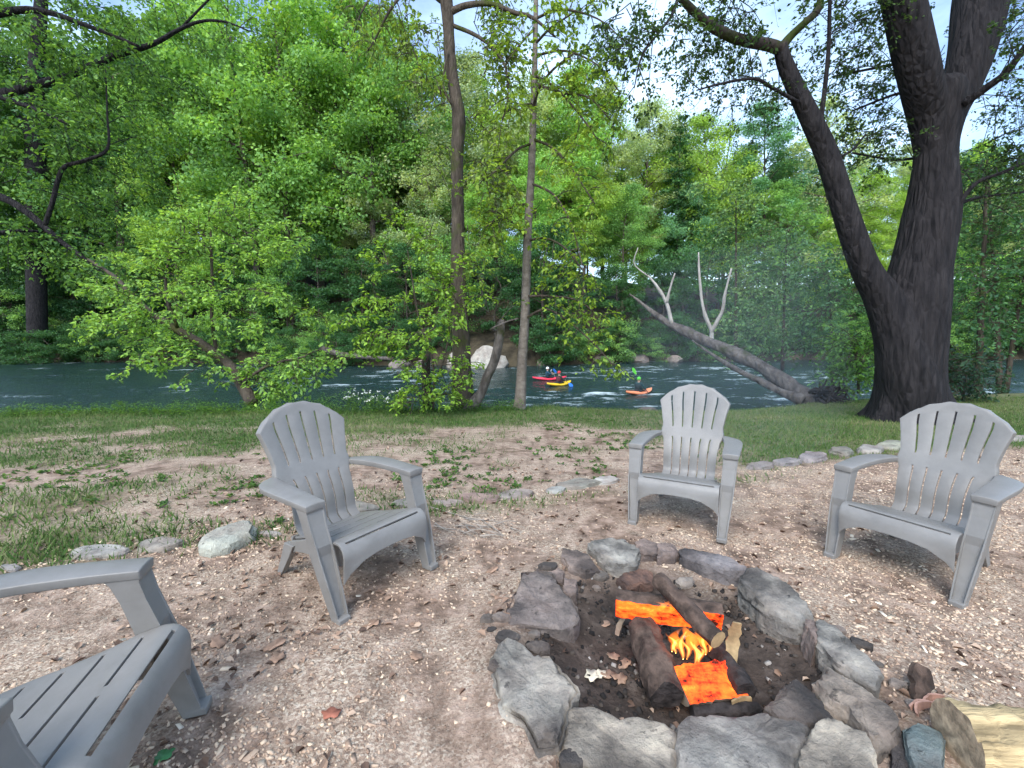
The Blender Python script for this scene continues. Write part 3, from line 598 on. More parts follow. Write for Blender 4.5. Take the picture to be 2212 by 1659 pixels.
for (X0, Y0, d0, X1, Y1, d1, n_) in ((1700, 60, 8, 1500, 140, 8.5, 12), (1650, 20, 7.2, 1480, 90, 7.5, 12), (1760, 60, 7.5, 1850, 160, 8.5, 12), (1740, 120, 8, 1600, 230, 9, 10), (1780, 0, 7, 1880, 60, 8, 12), (1800, 200, 9, 1880, 250, 9.5, 10), (2040, 60, 9, 2042, 150, 9, 6),
                                    (2130, 120, 8.5, 2200, 60, 8, 12), (2120, 240, 9, 2212, 220, 9, 14), (2110, 320, 9, 2230, 280, 9, 12), (2090, 380, 9, 2220, 340, 9.5, 12), (1560, -40, 7, 1620, 40, 7.5, 12), (1400, -40, 7, 1330, 60, 7.5, 10), (1450, 60, 7, 1340, 140, 7.5, 10), (1920, 120, 9.5, 1830, 60, 9.5, 12), (2150, 10, 8.5, 2230, -20, 8, 8), (1560, 120, 8.4, 1640, 250, 9.4, 8), (1860, 300, 9.5, 1930, 270, 9.5, 7)):
    addl(line3((X0, Y0, d0), ((X0+X1)/2, (Y0+Y1)/2-10, (d0+d1)/2), (X1, Y1, d1)), n_, .95)
mb = MB()
for ln, r in lines: mb.tube(ln-bb, np.linspace(r, r*.35, len(ln)), 4, False)
tw = mobj('twigs', mb.mesh('twigs'), o, M['bark_big'], True); tw['kind'] = 'stuff'
V, F, v = leaves_on(rsB, [e-bb for e in ends], 15, .058, 4, .3); me = quads('foliage', (V, F), 0, v); me.materials.append(M['leaf']); cw = mobj('foliage', me, o, color=(.05, .10, .035)); cw['kind'] = 'stuff'

# thick river-bank tree in the middle
DC = 9.35
tl_ = [px_line([(1003, 892, DC, 27), (1000, 860, DC, 24), (997, 800, DC, 21), (996, 727, DC, 18.5), (991, 640, DC, 17), (990, 555, DC, 15), (989, 451, DC, 13.5), (987, 347, DC, 13.5), (991, 255, DC, 14), (984, 208, DC, 13), (973, 139, DC, 12.5), (969, 69, DC, 11.5), (964, 0, DC, 13), (955, -90, DC, 11), (950, -220, DC, 8)], 5),
       px_line([(970, 28, DC, 7), (1008, 12, DC-.1, 6), (1060, 9, DC-.2, 5), (1110, 27, DC-.3, 4.5), (1150, 38, DC-.4, 3.5), (1200, 80, DC-.5, 2)], 5),
       px_line([(978, 55, DC, 4.5), (1025, 75, DC-.2, 4), (1060, 100, DC-.3, 3), (1090, 140, DC-.4, 2.8), (1098, 190, DC-.5, 2), (1094, 245, DC-.6, 1.5)], 5),
       px_line([(975, 225, DC-.15, 2.4), (958, 190, DC-.2, 2.2), (960, 150, DC-.2, 2), (968, 110, DC-.15, 1.8)], 5),
       px_line([(958, 8, DC, 4.5), (900, -30, DC-.2, 3.5), (850, 10, DC-.4, 3), (815, 75, DC-.5, 2), (795, 110, DC-.6, 1.5)], 5),
       px_line([(950, -60, DC, 4.5), (860, -70, DC-.4, 3), (790, 10, DC-.6, 2), (765, 70, DC-.7, 1.3)], 5)]
lm = [(p[0], {}) for p in tl_[1:3]]+[(tl_[4][0], {'n': 9, 'tl': .8, 'sag': .5}), (tl_[5][0], {'n': 9, 'tl': .8, 'sag': .5})]
for (X0, Y0, d0, X1, Y1, d1, n_) in ((985, 330, DC, 920, 390, DC-.6, 6), (992, 480, DC, 1060, 530, DC-.8, 6), (992, 400, DC, 1070, 430, DC-.6, 7), (960, 60, DC, 880, 120, DC-.5, 8), (985, 250, DC, 1060, 290, DC-.6, 8), (985, 240, DC, 905, 180, DC-.7, 8), (992, 560, DC, 1050, 600, DC-1, 6), (1000, 140, DC, 1090, 90, DC, 9), (1000, 30, DC, 1100, 130, DC+.3, 8), (780, 60, DC, 880, 130, DC, 7), (760, 20, 10, 860, 60, 10, 9), (850, 30, 10.5, 960, 120, 10.5, 9), (1000, 60, 10.3, 1100, 40, 10.3, 10), (1010, 160, 10.4, 1110, 190, 10.4, 10), (1030, 100, 10, 1120, 130, 10, 10), (1000, -10, 10, 1120, 10, 10, 9), (870, 140, 10.2, 950, 190, 10.2, 7)):
    lm.append((line3((X0, Y0, d0), ((X0+X1)/2, (Y0+Y1)/2-12, (d0+d1)/2), (X1, Y1, d1)), {'n': n_, 'tl': .6, 'sag': .25}))
near_tree('bank_tree', at(1003, 888, DC), 'thick brown-barked tree on the bank, crooked towards its top, limbs arching at the sky', tl_, lm, M['bark_mid'], (.095, .165, .022), .075, 7, 31, n=8, tl=.7, sides=20)

# slender grey tree beside it
DS = 9.5
tl_ = [px_line([(1122, 886, DS, 14), (1125, 850, DS, 12), (1128, 780, DS, 10.5), (1135, 660, DS, 9.5), (1140, 500, DS, 9), (1147, 380, DS, 8), (1151, 280, DS, 7), (1155, 150, DS, 6), (1158, 0, DS, 4.8), (1160, -150, DS, 3)], 6)]
BRS = [[(1151, 235, 4), (1165, 190, 3), (1195, 150, 2.5), (1240, 115, 1.6)], [(1150, 225, 3), (1120, 228, 2.4), (1095, 240, 2), (1085, 255, 1.4)], [(1148, 310, 3), (1115, 325, 2.5), (1075, 365, 2), (1045, 390, 1.2)], [(1152, 160, 3), (1200, 190, 2.4), (1250, 245, 2), (1290, 300, 1.2)],
       [(1150, 300, 3), (1195, 320, 2.4), (1235, 365, 2), (1285, 440, 1.4)], [(1145, 395, 3), (1195, 420, 2.5), (1230, 475, 2), (1250, 540, 1.3), (1262, 600, 1)], [(1140, 515, 3), (1105, 480, 2), (1070, 455, 1.2)], [(1138, 520, 3), (1180, 515, 2.4), (1225, 540, 2), (1270, 600, 1.3)], [(1132, 690, 3), (1180, 668, 2.4), (1235, 700, 2), (1290, 750, 1.6), (1325, 790, 1)], [(1134, 640, 3), (1190, 640, 2.4), (1250, 650, 2), (1300, 690, 1.4)],
       [(1156, 95, 3), (1190, 60, 2.4), (1235, 30, 1.6)], [(1157, 40, 3), (1210, 20, 2.4), (1290, 40, 1.8), (1350, 90, 1.2)], [(1155, 120, 3), (1220, 110, 2.4), (1290, 140, 1.8), (1340, 200, 1.2)], [(1154, 180, 3), (1210, 200, 2.4), (1270, 210, 1.8), (1320, 260, 1.2)], [(1156, 60, 3), (1120, 100, 2.2), (1085, 150, 1.4)], [(1140, 440, 3), (1100, 450, 2), (1050, 490, 1.5)]]
lm = []
for k_, b_ in enumerate(BRS):
    bl = px_line([(X, Y, DS-.35*i, h) for i, (X, Y, h) in enumerate(b_)], 5); tl_.append(bl); lm.append((bl[0], {'n': 9, 'tl': .75, 'sag': .2, 'start': .25}))
near_tree('slender_tree', at(1122, 884, DS), 'slender straight grey-barked tree with sparse side branches on the bank edge', tl_, lm, M['bark_grey'], (.115, .195, .020), .085, 8, 32, limbs_bark=M['bark_mid'], twig_mat=M['bark_mid'])

# short leaning broken trunk and ivy-clad stump
DL = 9.2
near_tree('leaning_trunk', at(1018, 888, DL), 'short leaning mottled trunk rising from the foot of the thick bank tree', [px_line([(1005, 895, DL, 17), (1025, 870, DL, 14), (1042, 845, DL, 10), (1052, 815, DL, 10), (1066, 785, DL, 10), (1075, 750, DL, 10), (1081, 712, DL, 9), (1084, 690, DL, 5)], 5), px_line([(1080, 715, DL, 3), (1060, 712, DL-.1, 2.5), (1095, 695, DL-.2, 2), (1120, 688, DL-.3, 1.2)], 5)], [(line3((1078, 730, DL), (1060, 680, DL), (1040, 650, DL-.3)), {'n': 6})], M['bark_fallen'], (.1, .18, .02), .07, 7, 33)
st = line3((925, 880, DL), (922, 840, DL), (920, 800, DL), (921, 762, DL))
near_tree('ivy_stump', at(925, 880, DL), 'dark upright stump wrapped in ivy beside the thick bank tree', [px_line([(925, 882, DL, 11), (922, 840, DL, 10), (920, 800, DL, 9.5), (921, 765, DL, 8)], 5)], [(st, {'n': 26, 'tl': .16, 'levels': 1, 'start': 0})], M['bark_moss'], (.022, .055, .018), .06, 14, 34, jit=.06, cat='stump')

# bright sapling with layered sprays
DP = 8.7
sap = [px_line([(935, 885, DP, 3), (938, 820, DP, 2.5), (930, 760, DP, 2.2), (905, 690, DP, 2), (890, 600, DP, 1.5), (880, 540, DP, 1)], 5), px_line([(938, 830, DP, 2.5), (960, 770, DP-.1, 2), (970, 700, DP-.1, 1.6), (960, 620, DP-.2, 1.2)], 5)]
lm = []
for (X0, Y0, X1, Y1, dd, n_) in ((905, 690, 790, 640, -.5, 9), (925, 750, 790, 720, -.6, 10), (925, 755, 770, 765, -.3, 9), (890, 620, 800, 560, -.3, 8), (895, 650, 960, 580, -.5, 9), (960, 700, 1020, 640, -.5, 8), (930, 770, 850, 810, -.8, 8), (965, 720, 900, 720, -1, 9), (885, 560, 860, 480, 0, 7), (885, 570, 930, 510, -.3, 7), (935, 800, 1000, 790, -.6, 7), (905, 690, 990, 690, -.7, 8), (920, 740, 720, 690, 0, 9), (700, 690, 690, 690, .2, 4), (960, 640, 1010, 560, -.3, 7), (938, 840, 890, 860, -.4, 8), (940, 840, 1000, 835, -.5, 8), (940, 860, 985, 870, -.5, 8), (935, 870, 880, 885, -.5, 7)):
    lm.append((line3((X0, Y0, DP), ((X0+X1)/2, (Y0+Y1)/2-14, DP+dd*.5), (X1, Y1, DP+dd)), {'n': n_, 'tl': .55, 'sag': .12, 'start': .15}))
near_tree('sapling', at(935, 885, DP), 'young sapling with tiers of bright fresh green leaves in front of the thick bank tree', sap, lm, M['bark_mid'], (.115, .215, .025), .075, 9, 35, flat=.3, jit=.02)

# bush-like tree leaning out over the water
DW = 10.2
tr_ = [px_line([(548, 872, DW-.8, 14), (525, 835, DW-.6, 12), (492, 785, DW-.3, 10), (430, 740, DW, 9), (370, 705, DW+.3, 8), (300, 655, DW+.7, 6), (250, 600, DW+1, 4), (190, 560, DW+1.3, 2.5)], 5),
       px_line([(470, 770, DW, 4), (458, 690, DW, 3.5), (458, 600, DW, 3), (455, 500, DW, 2), (450, 465, DW, 1.2)], 5),
       px_line([(385, 712, DW+.2, 4), (360, 640, DW, 3), (365, 560, DW, 2), (400, 500, DW, 1.3)], 5),
       px_line([(520, 830, DW-.6, 4), (580, 790, DW-.8, 3), (660, 770, DW-1, 2)], 5)]
lm = [(p[0], {'n': 11, 'tl': 1.0}) for p in tr_[1:]]+[(tr_[0][0], {'n': 14, 'tl': 1.0, 'start': .3})]
for (X0, Y0, X1, Y1, dd, n_) in ((458, 560, 600, 480, -.2, 11), (458, 600, 640, 540, -.5, 12), (458, 640, 600, 640, -1, 12), (455, 520, 380, 480, -.3, 10), (458, 560, 330, 560, -.5, 11), (400, 700, 260, 690, -.6, 11), (340, 680, 190, 710, -.3, 11), (300, 655, 200, 630, .3, 9), (460, 690, 570, 720, -.8, 11), (430, 740, 310, 780, -.8, 10), (470, 760, 420, 800, -1, 8), (540, 820, 640, 830, -.9, 10), (560, 800, 710, 790, -.8, 10), (540, 840, 600, 860, -.6, 9), (480, 470, 560, 460, 0, 8), (458, 650, 350, 640, -.9, 10), (600, 500, 660, 540, -.3, 6), (520, 850, 500, 800, -.8, 7), (330, 690, 290, 800, -.3, 6), (640, 690, 700, 690, -.2, 3), (455, 480, 520, 470, .5, 8)):
    lm.append((line3((X0, Y0, DW), ((X0+X1)/2, (Y0+Y1)/2-16, DW+dd*.5), (X1, Y1, DW+dd)), {'n': n_, 'tl': .65, 'sag': .15, 'start': .1}))
near_tree('overhanging_tree', at(548, 872, DW-.8), 'bushy bright green tree leaning from the bank out over the water', tr_, lm, M['bark_mid'], (.13, .245, .05), .085, 12, 36, flat=.25, jit=.03)

# big tree standing left of the frame, its limbs reaching in over the river
DO = 12.5
ob = np.array([-17.5, 10.5, 0.]); ob[2] = float(zn(ob[0], ob[1]))
tl_ = [(smooth_line([ob+np.array([0, 0, -.3]), ob+np.array([.1, 0, 3]), ob+np.array([.3, .2, 7]), ob+np.array([0, .3, 12])], 5), np.linspace(.55, .25, 16)),
       px_line([(-330, 330, DO, 16), (-120, 390, DO, 14), (0, 425, DO, 11), (60, 460, DO, 9), (130, 520, DO, 7), (185, 560, DO, 5), (215, 585, DO, 4), (235, 600, DO, 1.5)], 5),
       px_line([(95, 492, DO, 6), (112, 440, DO, 6), (135, 365, DO, 5.5), (180, 348, DO, 5), (232, 322, DO, 4), (232, 250, DO, 2.5), (228, 150, DO, 1.5)], 5),
       px_line([(-300, 150, DO, 16), (-100, 60, DO+.5, 12), (60, 20, DO+1, 9), (200, 60, DO+1, 6), (300, 100, DO+1, 4)], 5),
       px_line([(-150, 230, DO+1, 14), (60, 190, DO+1.6, 12), (180, 150, DO+2, 10), (250, 120, DO+2, 9), (330, 95, DO+2, 7), (390, 62, DO+2, 5), (440, 45, DO+2, 4), (490, 48, DO+2, 3), (540, 68, DO+2, 1.5)], 5),
       px_line([(-200, 230, DO, 12), (-60, 200, DO, 9), (60, 230, DO, 6), (150, 270, DO, 3)], 5),
       px_line([(390, 62, DO+2, 3.5), (430, 20, DO+2, 3), (470, -20, DO+2, 2.5)], 5), px_line([(-300, 500, DO-1, 14), (-100, 520, DO-1, 10), (20, 500, DO-.5, 6), (90, 500, DO, 3)], 5)]
lm = [(p[0], {'n': 12, 'tl': 1.5, 'start': .35}) for p in (tl_[1], tl_[2], tl_[3], tl_[4], tl_[5])]
for (X0, Y0, X1, Y1, d0, n_) in ((0, 60, 180, 130, 13, 12), (0, 150, 200, 190, 13.5, 12), (100, 200, 330, 230, 14.5, 13), (150, 60, 330, 150, 14.5, 13), (0, 280, 160, 320, 13, 12), (150, 290, 330, 340, 14, 12), (0, 350, 120, 400, 13, 10), (200, 380, 360, 420, 14.5, 10), (100, 420, 260, 480, 13.5, 10), (0, 500, 130, 560, 12, 9), (300, 250, 440, 330, 15.5, 9), (230, 130, 400, 200, 15.5, 10), (60, 0, 260, 30, 14, 10), (30, 420, 180, 440, 12.2, 8), (330, 0, 430, 90, 15.5, 7)):
    lm.append((line3((X0-60, Y0-30, d0), ((X0+X1)/2, (Y0+Y1)/2-15, d0), (X1, Y1, d0+.3)), {'n': n_, 'tl': 1.15, 'sag': .3, 'start': .05}))
tl_ = [tl_[0]]+[(p_, r_*.72) for p_, r_ in tl_[1:]]
near_tree('shade_tree', ob, 'large dark-limbed leafy tree standing left of the lawn, its boughs hanging over the river', tl_, lm, M['bark_big'], (.06, .135, .024), .12, 10, 37, levels=2, jit=.05, flat=.45)

# trees on the right bank behind the forked tree
def bank_sapling(X, Y, d, top, spread, seed, label, tint=(.045, .11, .035), lean=0, n=9, size=.085, name='riverside_tree', trunk=5, low=.25):
    rs = np.random.RandomState(seed); P, r = px_line([(X, Y, d, trunk), (X+lean*.3, Y-(Y-top)*.35, d, trunk*.75), (X+lean*.7, Y-(Y-top)*.7, d, trunk*.5), (X+lean, top, d, trunk*.2)], 5); lm = []
    for i in range(n):
        f = low+(1-low)*(i+.5)/n; yy = Y-(Y-top)*f; a = rs.uniform(-1, 1); x1 = X+lean*f+a*spread*(1.1-.55*f); lm.append((line3((X+lean*f, yy, d), ((X+x1)/2+lean*f*.5, yy-18, d+rs.uniform(-.4, .4)), (x1, yy-rs.uniform(-20, 40), d+rs.uniform(-1, 1))), {'n': 9, 'tl': d*.075, 'sag': .2, 'start': .1}))
    p = at(X, Y, d); near_tree(name, p, label, [(P, r)], lm, M['bark_mid'], tint, size, 8, seed, flat=.4, jit=.04)
bank_sapling(2113, 862, 12.5, 330, 110, 51, 'dark-leaved tree right beside the forked tree, water glinting past its trunk', (.038, .10, .034), 20, 13, .1, trunk=7)
bank_sapling(2160, 850, 13.5, 380, 90, 52, 'twin-stemmed leafy tree at the rapids, its stems parting in a V', (.042, .105, .034), -25, 10, .1, trunk=6)
bank_sapling(2172, 850, 13.5, 400, 90, 53, 'leafy stem slanting away beside the twin-stemmed tree at the rapids', (.042, .11, .036), 75, 10, .1, trunk=5)
bank_sapling(1800, 835, 14, 560, 110, 54, 'thin dark-stemmed tree behind the roots of the fallen tree', (.05, .125, .045), -12, 12, .1, trunk=4, low=.2)
bank_sapling(1690, 800, 17, 500, 110, 55, 'feathery green tree behind the fallen tree trunk', (.062, .14, .05), 10, 13, .12, trunk=4, low=.1)
bank_sapling(1590, 780, 22, 420, 120, 56, 'airy pale green tree past the raised end of the fallen tree', (.085, .16, .06), 0, 13, .15, trunk=4, low=.1)
bank_sapling(1855, 850, 11.5, 735, 45, 57, 'small leafy shrub between the fallen roots and the forked tree', (.07, .16, .03), -8, 8, .09, 'bank_shrub', 3, .05)
bank_sapling(2080, 868, 11, 790, 45, 58, 'dark low shrub right at the back of the forked tree', (.02, .05, .022), 10, 8, .08, 'bank_shrub', 3, .02)

# fallen tree reaching out over the river
fb = at(1740, 862, 11.2); fb[2] = float(zn(fb[0], fb[1]))
o = empty('fallen_tree', tuple(fb)); tag(o, 'fallen grey tree slanting out over the river with upturned roots and white bare branches', 'fallen tree')
FT = [[(1765, 872, 11.0, 23), (1726, 850, 11.3, 22), (1666, 806, 12, 17), (1605, 772, 12.7, 15), (1533, 740, 13.4, 13), (1457, 705, 14.2, 10), (1421, 683, 14.6, 7), (1381, 651, 15, 3.5), (1360, 635, 15.2, 1.5)],
      [(1735, 866, 10.9, 14), (1685, 845, 11.3, 9), (1640, 822, 11.7, 8), (1585, 795, 12.3, 6), (1525, 757, 13, 3.5), (1495, 735, 13.3, 1.5)],
      [(1452, 702, 14.2, 5), (1440, 655, 14.3, 4.5), (1420, 620, 14.4, 3.5), (1400, 595, 14.5, 2)], [(1440, 655, 14.3, 4), (1447, 625, 14.2, 3), (1458, 590, 14.1, 1.5)], [(1400, 597, 14.5, 1.8), (1370, 570, 14.7, 1.4), (1378, 535, 14.7, 1)],
      [(1535, 738, 13.4, 5), (1537, 715, 13.4, 5), (1520, 670, 13.5, 4), (1511, 600, 13.6, 3), (1509, 545, 13.6, 1.8)], [(1536, 718, 13.4, 4.5), (1560, 672, 13.3, 4), (1566, 635, 13.2, 3.2), (1580, 580, 13.1, 2)]]
for i, pts in enumerate(FT):
    P, r = px_line(pts, 5); r = r*.88; mb = MB(); rs = np.random.RandomState(60+i)
    mb.tube(P-fb, r, 14 if i < 2 else 7, True, lambda j, th: 1+.13*rs.normal(size=len(th))*.6+.1*math.sin(j*.9)); mobj('trunk' if i < 2 else 'branch', mb.mesh('trunk' if i < 2 else 'branch'), o, M['bark_fallen'] if i < 2 else M['bark_pale'], True)
rs = np.random.RandomState(71); c0 = at(1752, 862, 11.1)
for i in range(52):
    a = rs.uniform(-1, 1); p1 = at(1760+rs.uniform(0, 75), 858+rs.uniform(-26, 16), 11+rs.uniform(-.6, .6)); pm = (c0+p1)/2+rs.normal(size=3)*.1; ln = smooth_line([c0+rs.normal(size=3)*.06, pm, p1, p1+rs.normal(size=3)*.12], 4)
    mb = MB(); mb.tube(ln-fb, np.linspace(rs.uniform(.035, .09), .010, len(ln)), 6); mobj('root', mb.mesh('root'), o, M['root'], True)

# ------------------------------------------------------------------ stones
def Z3(u, v): return 1025.3+u*.3229, 1123.2+v*.3229
def Z4(u, v): return 1440+u*.349, 1094.4+v*.349
def rock(name, px, h, tint, parent=None, seed=0, m_='stone', base=-.05, rough=.016, tilt=(0, 0), n=44, flare=1.05, off=None, P=None):
    rs = np.random.RandomState(seed+100); P = np.array([on(x, y, h)[:2] for x, y in px]) if P is None else np.asarray(P); c = P.mean(0); zg = float(zn(c[0], c[1])) if off is None else off
    Q = P-c; d = np.linalg.norm(np.diff(np.vstack([Q, Q[:1]]), axis=0), axis=1); s = np.concatenate([[0], np.cumsum(d)]); t_ = np.linspace(0, s[-1], n, endpoint=False)
    ring = np.stack([np.interp(t_, s, np.append(Q[:, k], Q[0, k])) for k in (0, 1)], 1); size = np.sqrt(np.abs(np.prod(np.ptp(ring, axis=0))))
    H = h-zg; V = []; bv = min(.025, size*.07)
    lv = [(flare, base), (flare*1.03, H*.15), (flare*1.02, H*.4), (flare, H*.65), (1.0, H-bv*1.1), (.965, H-bv*.2), (.88, H), (.72, H), (.55, H), (.36, H), (.17, H)]
    for k, z in lv:
        x, y = (ring*k).T; V.append(np.stack([x, y, z+(tilt[0]*x+tilt[1]*y)*(z > H*.5)], 1))
    V = np.concatenate(V+[np.array([[0, 0, H]])]); nr = len(lv)
    for k in range(7):                                        # broken faces: shear off random corners
        a = rs.rand()*6.283; nn = unit(np.array([math.cos(a), math.sin(a), .25+1.6*rs.rand()])); q = V @ nn; d_ = q.max()-(.10+.22*rs.rand())*min(size, H*1.4)*.55; V = V-np.outer(np.maximum(q-d_, 0), nn)*.92
    k_ = 1/max(size, .05); g = fbm3(V*k_*3.2+seed*3.7, 3)-.5; g2 = np.abs(fbm3(V*k_*9+seed*1.3+50, 4)-.5)*2-.25; g3 = fbm3(V[:, [1, 2, 0]]*k_*3.2+seed*2.1+20, 3)-.5; st = (fbm(V[:, 2]*60+seed*5+V[:, 0]*4, V[:, 0]*2, 2)-.5)
    amp = rough*size*8; V[:, 2] += (g*1.2-g2*.7)*amp*.5*np.where(V[:, 2] > .01, 1, .2); V += unit(V*np.array([1, 1, 0]))*((g3*1.3-g2*.6+st*.35)*amp*.8)[:, None]*np.where(np.arange(len(V)) < n*7, 1, .25)[:, None]
    F = []
    for i in range(nr-1):
        for j in range(n): k = (j+1) % n; F.append((i*n+j, i*n+k, (i+1)*n+k, (i+1)*n+j))
    m0 = (nr-1)*n; F += [(m0+j, m0+(j+1) % n, len(V)-1) for j in range(n)]
    me = bpy.data.meshes.new(name); me.from_pydata([tuple(v) for v in V], [], F); me.update(); me.shade_smooth()
    try: me.set_sharp_from_angle(angle=R(26))
    except Exception: pass
    ploc = (0, 0, 0) if parent is None else parent.location
    o = mobj(name, me, parent, M[m_], color=tint); o.location = (c[0]-ploc[0], c[1]-ploc[1], zg-ploc[2]); return o
ringo = empty('fire_ring', (PIT[0], PIT[1], float(zn(PIT[0], PIT[1])))); tag(ringo, 'ring of rough grey and reddish field stones round the burning fire', 'fire pit')
GR, PK, DK, TN = (.30, .29, .27), (.27, .215, .195), (.15, .135, .13), (.34, .305, .26)
RING = [(Z3, [(190, 640), (250, 560), (300, 480), (330, 390), (430, 350), (530, 390), (560, 450), (640, 530), (670, 600), (650, 670), (560, 690), (400, 690), (280, 680), (210, 690)], .12, (.29, .25, .235), 'stone', (-.05, .12)),
        (Z3, [(590, 470), (600, 390), (640, 355), (680, 400), (680, 480), (640, 500)], .13, PK, 'stone_soot', (0, 0)), (Z3, [(480, 300), (540, 290), (595, 350), (590, 420), (520, 400)], .09, PK, 'stone', (0, 0)),
        (Z3, [(580, 240), (600, 195), (680, 200), (760, 245), (830, 300), (740, 318), (640, 300)], .15, (.30, .25, .225), 'stone', (0, .15)), (Z3, [(760, 160), (800, 125), (950, 130), (1060, 150), (1095, 200), (1085, 265), (1000, 285), (900, 272), (830, 240)], .17, GR, 'stone_soot', (0, .1)),
        (Z3, [(1065, 130), (1150, 115), (1225, 150), (1215, 212), (1110, 215)], .14, PK, 'stone_soot', (0, 0)), (Z3, [(1210, 155), (1330, 145), (1375, 190), (1340, 232), (1230, 232)], .14, PK, 'stone_soot', (0, 0)),
        (Z3, [(1385, 180), (1500, 180), (1650, 230), (1830, 315), (1830, 360), (1650, 318), (1480, 255), (1395, 222)], .17, (.20, .19, .2), 'stone_soot', (0, 0)),
        (Z4, [(465, 470), (500, 395), (600, 395), (700, 430), (800, 530), (890, 620), (905, 670), (850, 690), (720, 650), (600, 590), (500, 510)], .20, GR, 'stone', (0, .1)),
        (Z4, [(840, 690), (900, 670), (955, 720), (945, 800), (900, 840), (850, 780)], .16, PK, 'stone_soot', (0, 0)), (Z4, [(930, 700), (1010, 690), (1070, 760), (1180, 890), (1300, 960), (1325, 1020), (1280, 1085), (1180, 1025), (1050, 955), (960, 870), (930, 800)], .15, GR, 'stone_soot', (0, 0)),
        (Z4, [(925, 1070), (1000, 955), (1080, 985), (1200, 1075), (1330, 1185), (1430, 1290), (1455, 1340), (1380, 1425), (1290, 1450), (1200, 1345), (1120, 1240), (1000, 1180)], .15, (.33, .285, .245), 'stone', (.06, 0)),
        (Z4, [(560, 1190), (680, 1130), (800, 1065), (900, 1055), (965, 1160), (1045, 1265), (1000, 1300), (820, 1335), (720, 1280), (640, 1215)], .17, (.13, .115, .105), 'stone_soot', (.05, .2)),
        (Z4, [(50, 1500), (85, 1400), (150, 1310), (300, 1322), (560, 1300), (750, 1290), (850, 1350), (880, 1450), (840, 1560), (790, 1720), (400, 1740), (70, 1720)], .12, (.28, .275, .26), 'stone_soot', (0, 0)),
        (Z4, [(835, 1450), (885, 1375), (1030, 1290), (1130, 1300), (1220, 1400), (1290, 1520), (1335, 1640), (1260, 1780), (900, 1770), (840, 1600)], .16, TN, 'stone', (.05, 0)),
        (Z3, [(125, 900), (190, 800), (260, 775), (400, 890), (520, 950), (600, 1050), (665, 1130), (610, 1230), (565, 1340), (540, 1430), (420, 1450), (340, 1280), (290, 1250), (200, 1190), (160, 1050)], .18, (.35, .335, .305), 'stone', (.05, 0)),
        (Z3, [(575, 1330), (615, 1240), (800, 1260), (1000, 1330), (1200, 1345), (1395, 1420), (1350, 1540), (1310, 1680), (1100, 1720), (860, 1700), (700, 1600), (595, 1500)], .14, TN, 'stone_soot', (0, 0)),
        (Z4, [(1390, 1480), (1440, 1410), (1500, 1400), (1540, 1560), (1500, 1720), (1380, 1720)], .06, DK, 'stone_soot', (0, 0)), (Z3, [(960, 380), (1080, 330), (1190, 330), (1180, 400), (1020, 430)], .06, (.2, .11, .08), 'stone_soot', (0, 0))]
for i, (cv, pl, h, tint, m_, tl) in enumerate(RING):
    rock('stone', [cv(*p) for p in pl], h*.52+.01, tuple(q*k for q, k in zip(tint, (1.25, 1.2, 1.12))), ringo, i, 'stone_soot', tilt=tl, base=-.1, rough=.028, n=60)
rsR = np.random.RandomState(8)
for i in range(60):                                             # rubble wedged between the big stones
    a = rsR.rand()*6.283; q = rsR.uniform(.52, .86); c = np.array([PIT[0]+.02+q*.98*math.cos(a), PIT[1]+q*.92*math.sin(a)]); s_ = rsR.uniform(.018, .055); th = np.linspace(0, 6.283, 7, endpoint=False); P_ = c+np.stack([np.cos(th+a), np.sin(th+a)*.7], 1)*s_*(.7+.6*rsR.rand(7))[:, None]; zg_ = float(zn(c[0], c[1]))
    k = rsR.uniform(.5, 1.1); rock('stone', None, zg_+s_*rsR.uniform(.3, .6), (.24*k, .205*k, .175*k), ringo, 200+i, 'stone_soot' if i % 2 else 'stone', -.03, .035, n=11, P=P_)
gs = rock('rough_stone', [Z4(*p) for p in [(1465, 1370), (1560, 1330), (1680, 1350), (1720, 1430), (1710, 1550), (1690, 1720), (1560, 1720), (1500, 1500)]], .07, (.15, .19, .185), None, 41, 'stone'); tag(gs, 'mottled blue-green stone next to the split firewood', 'stone')

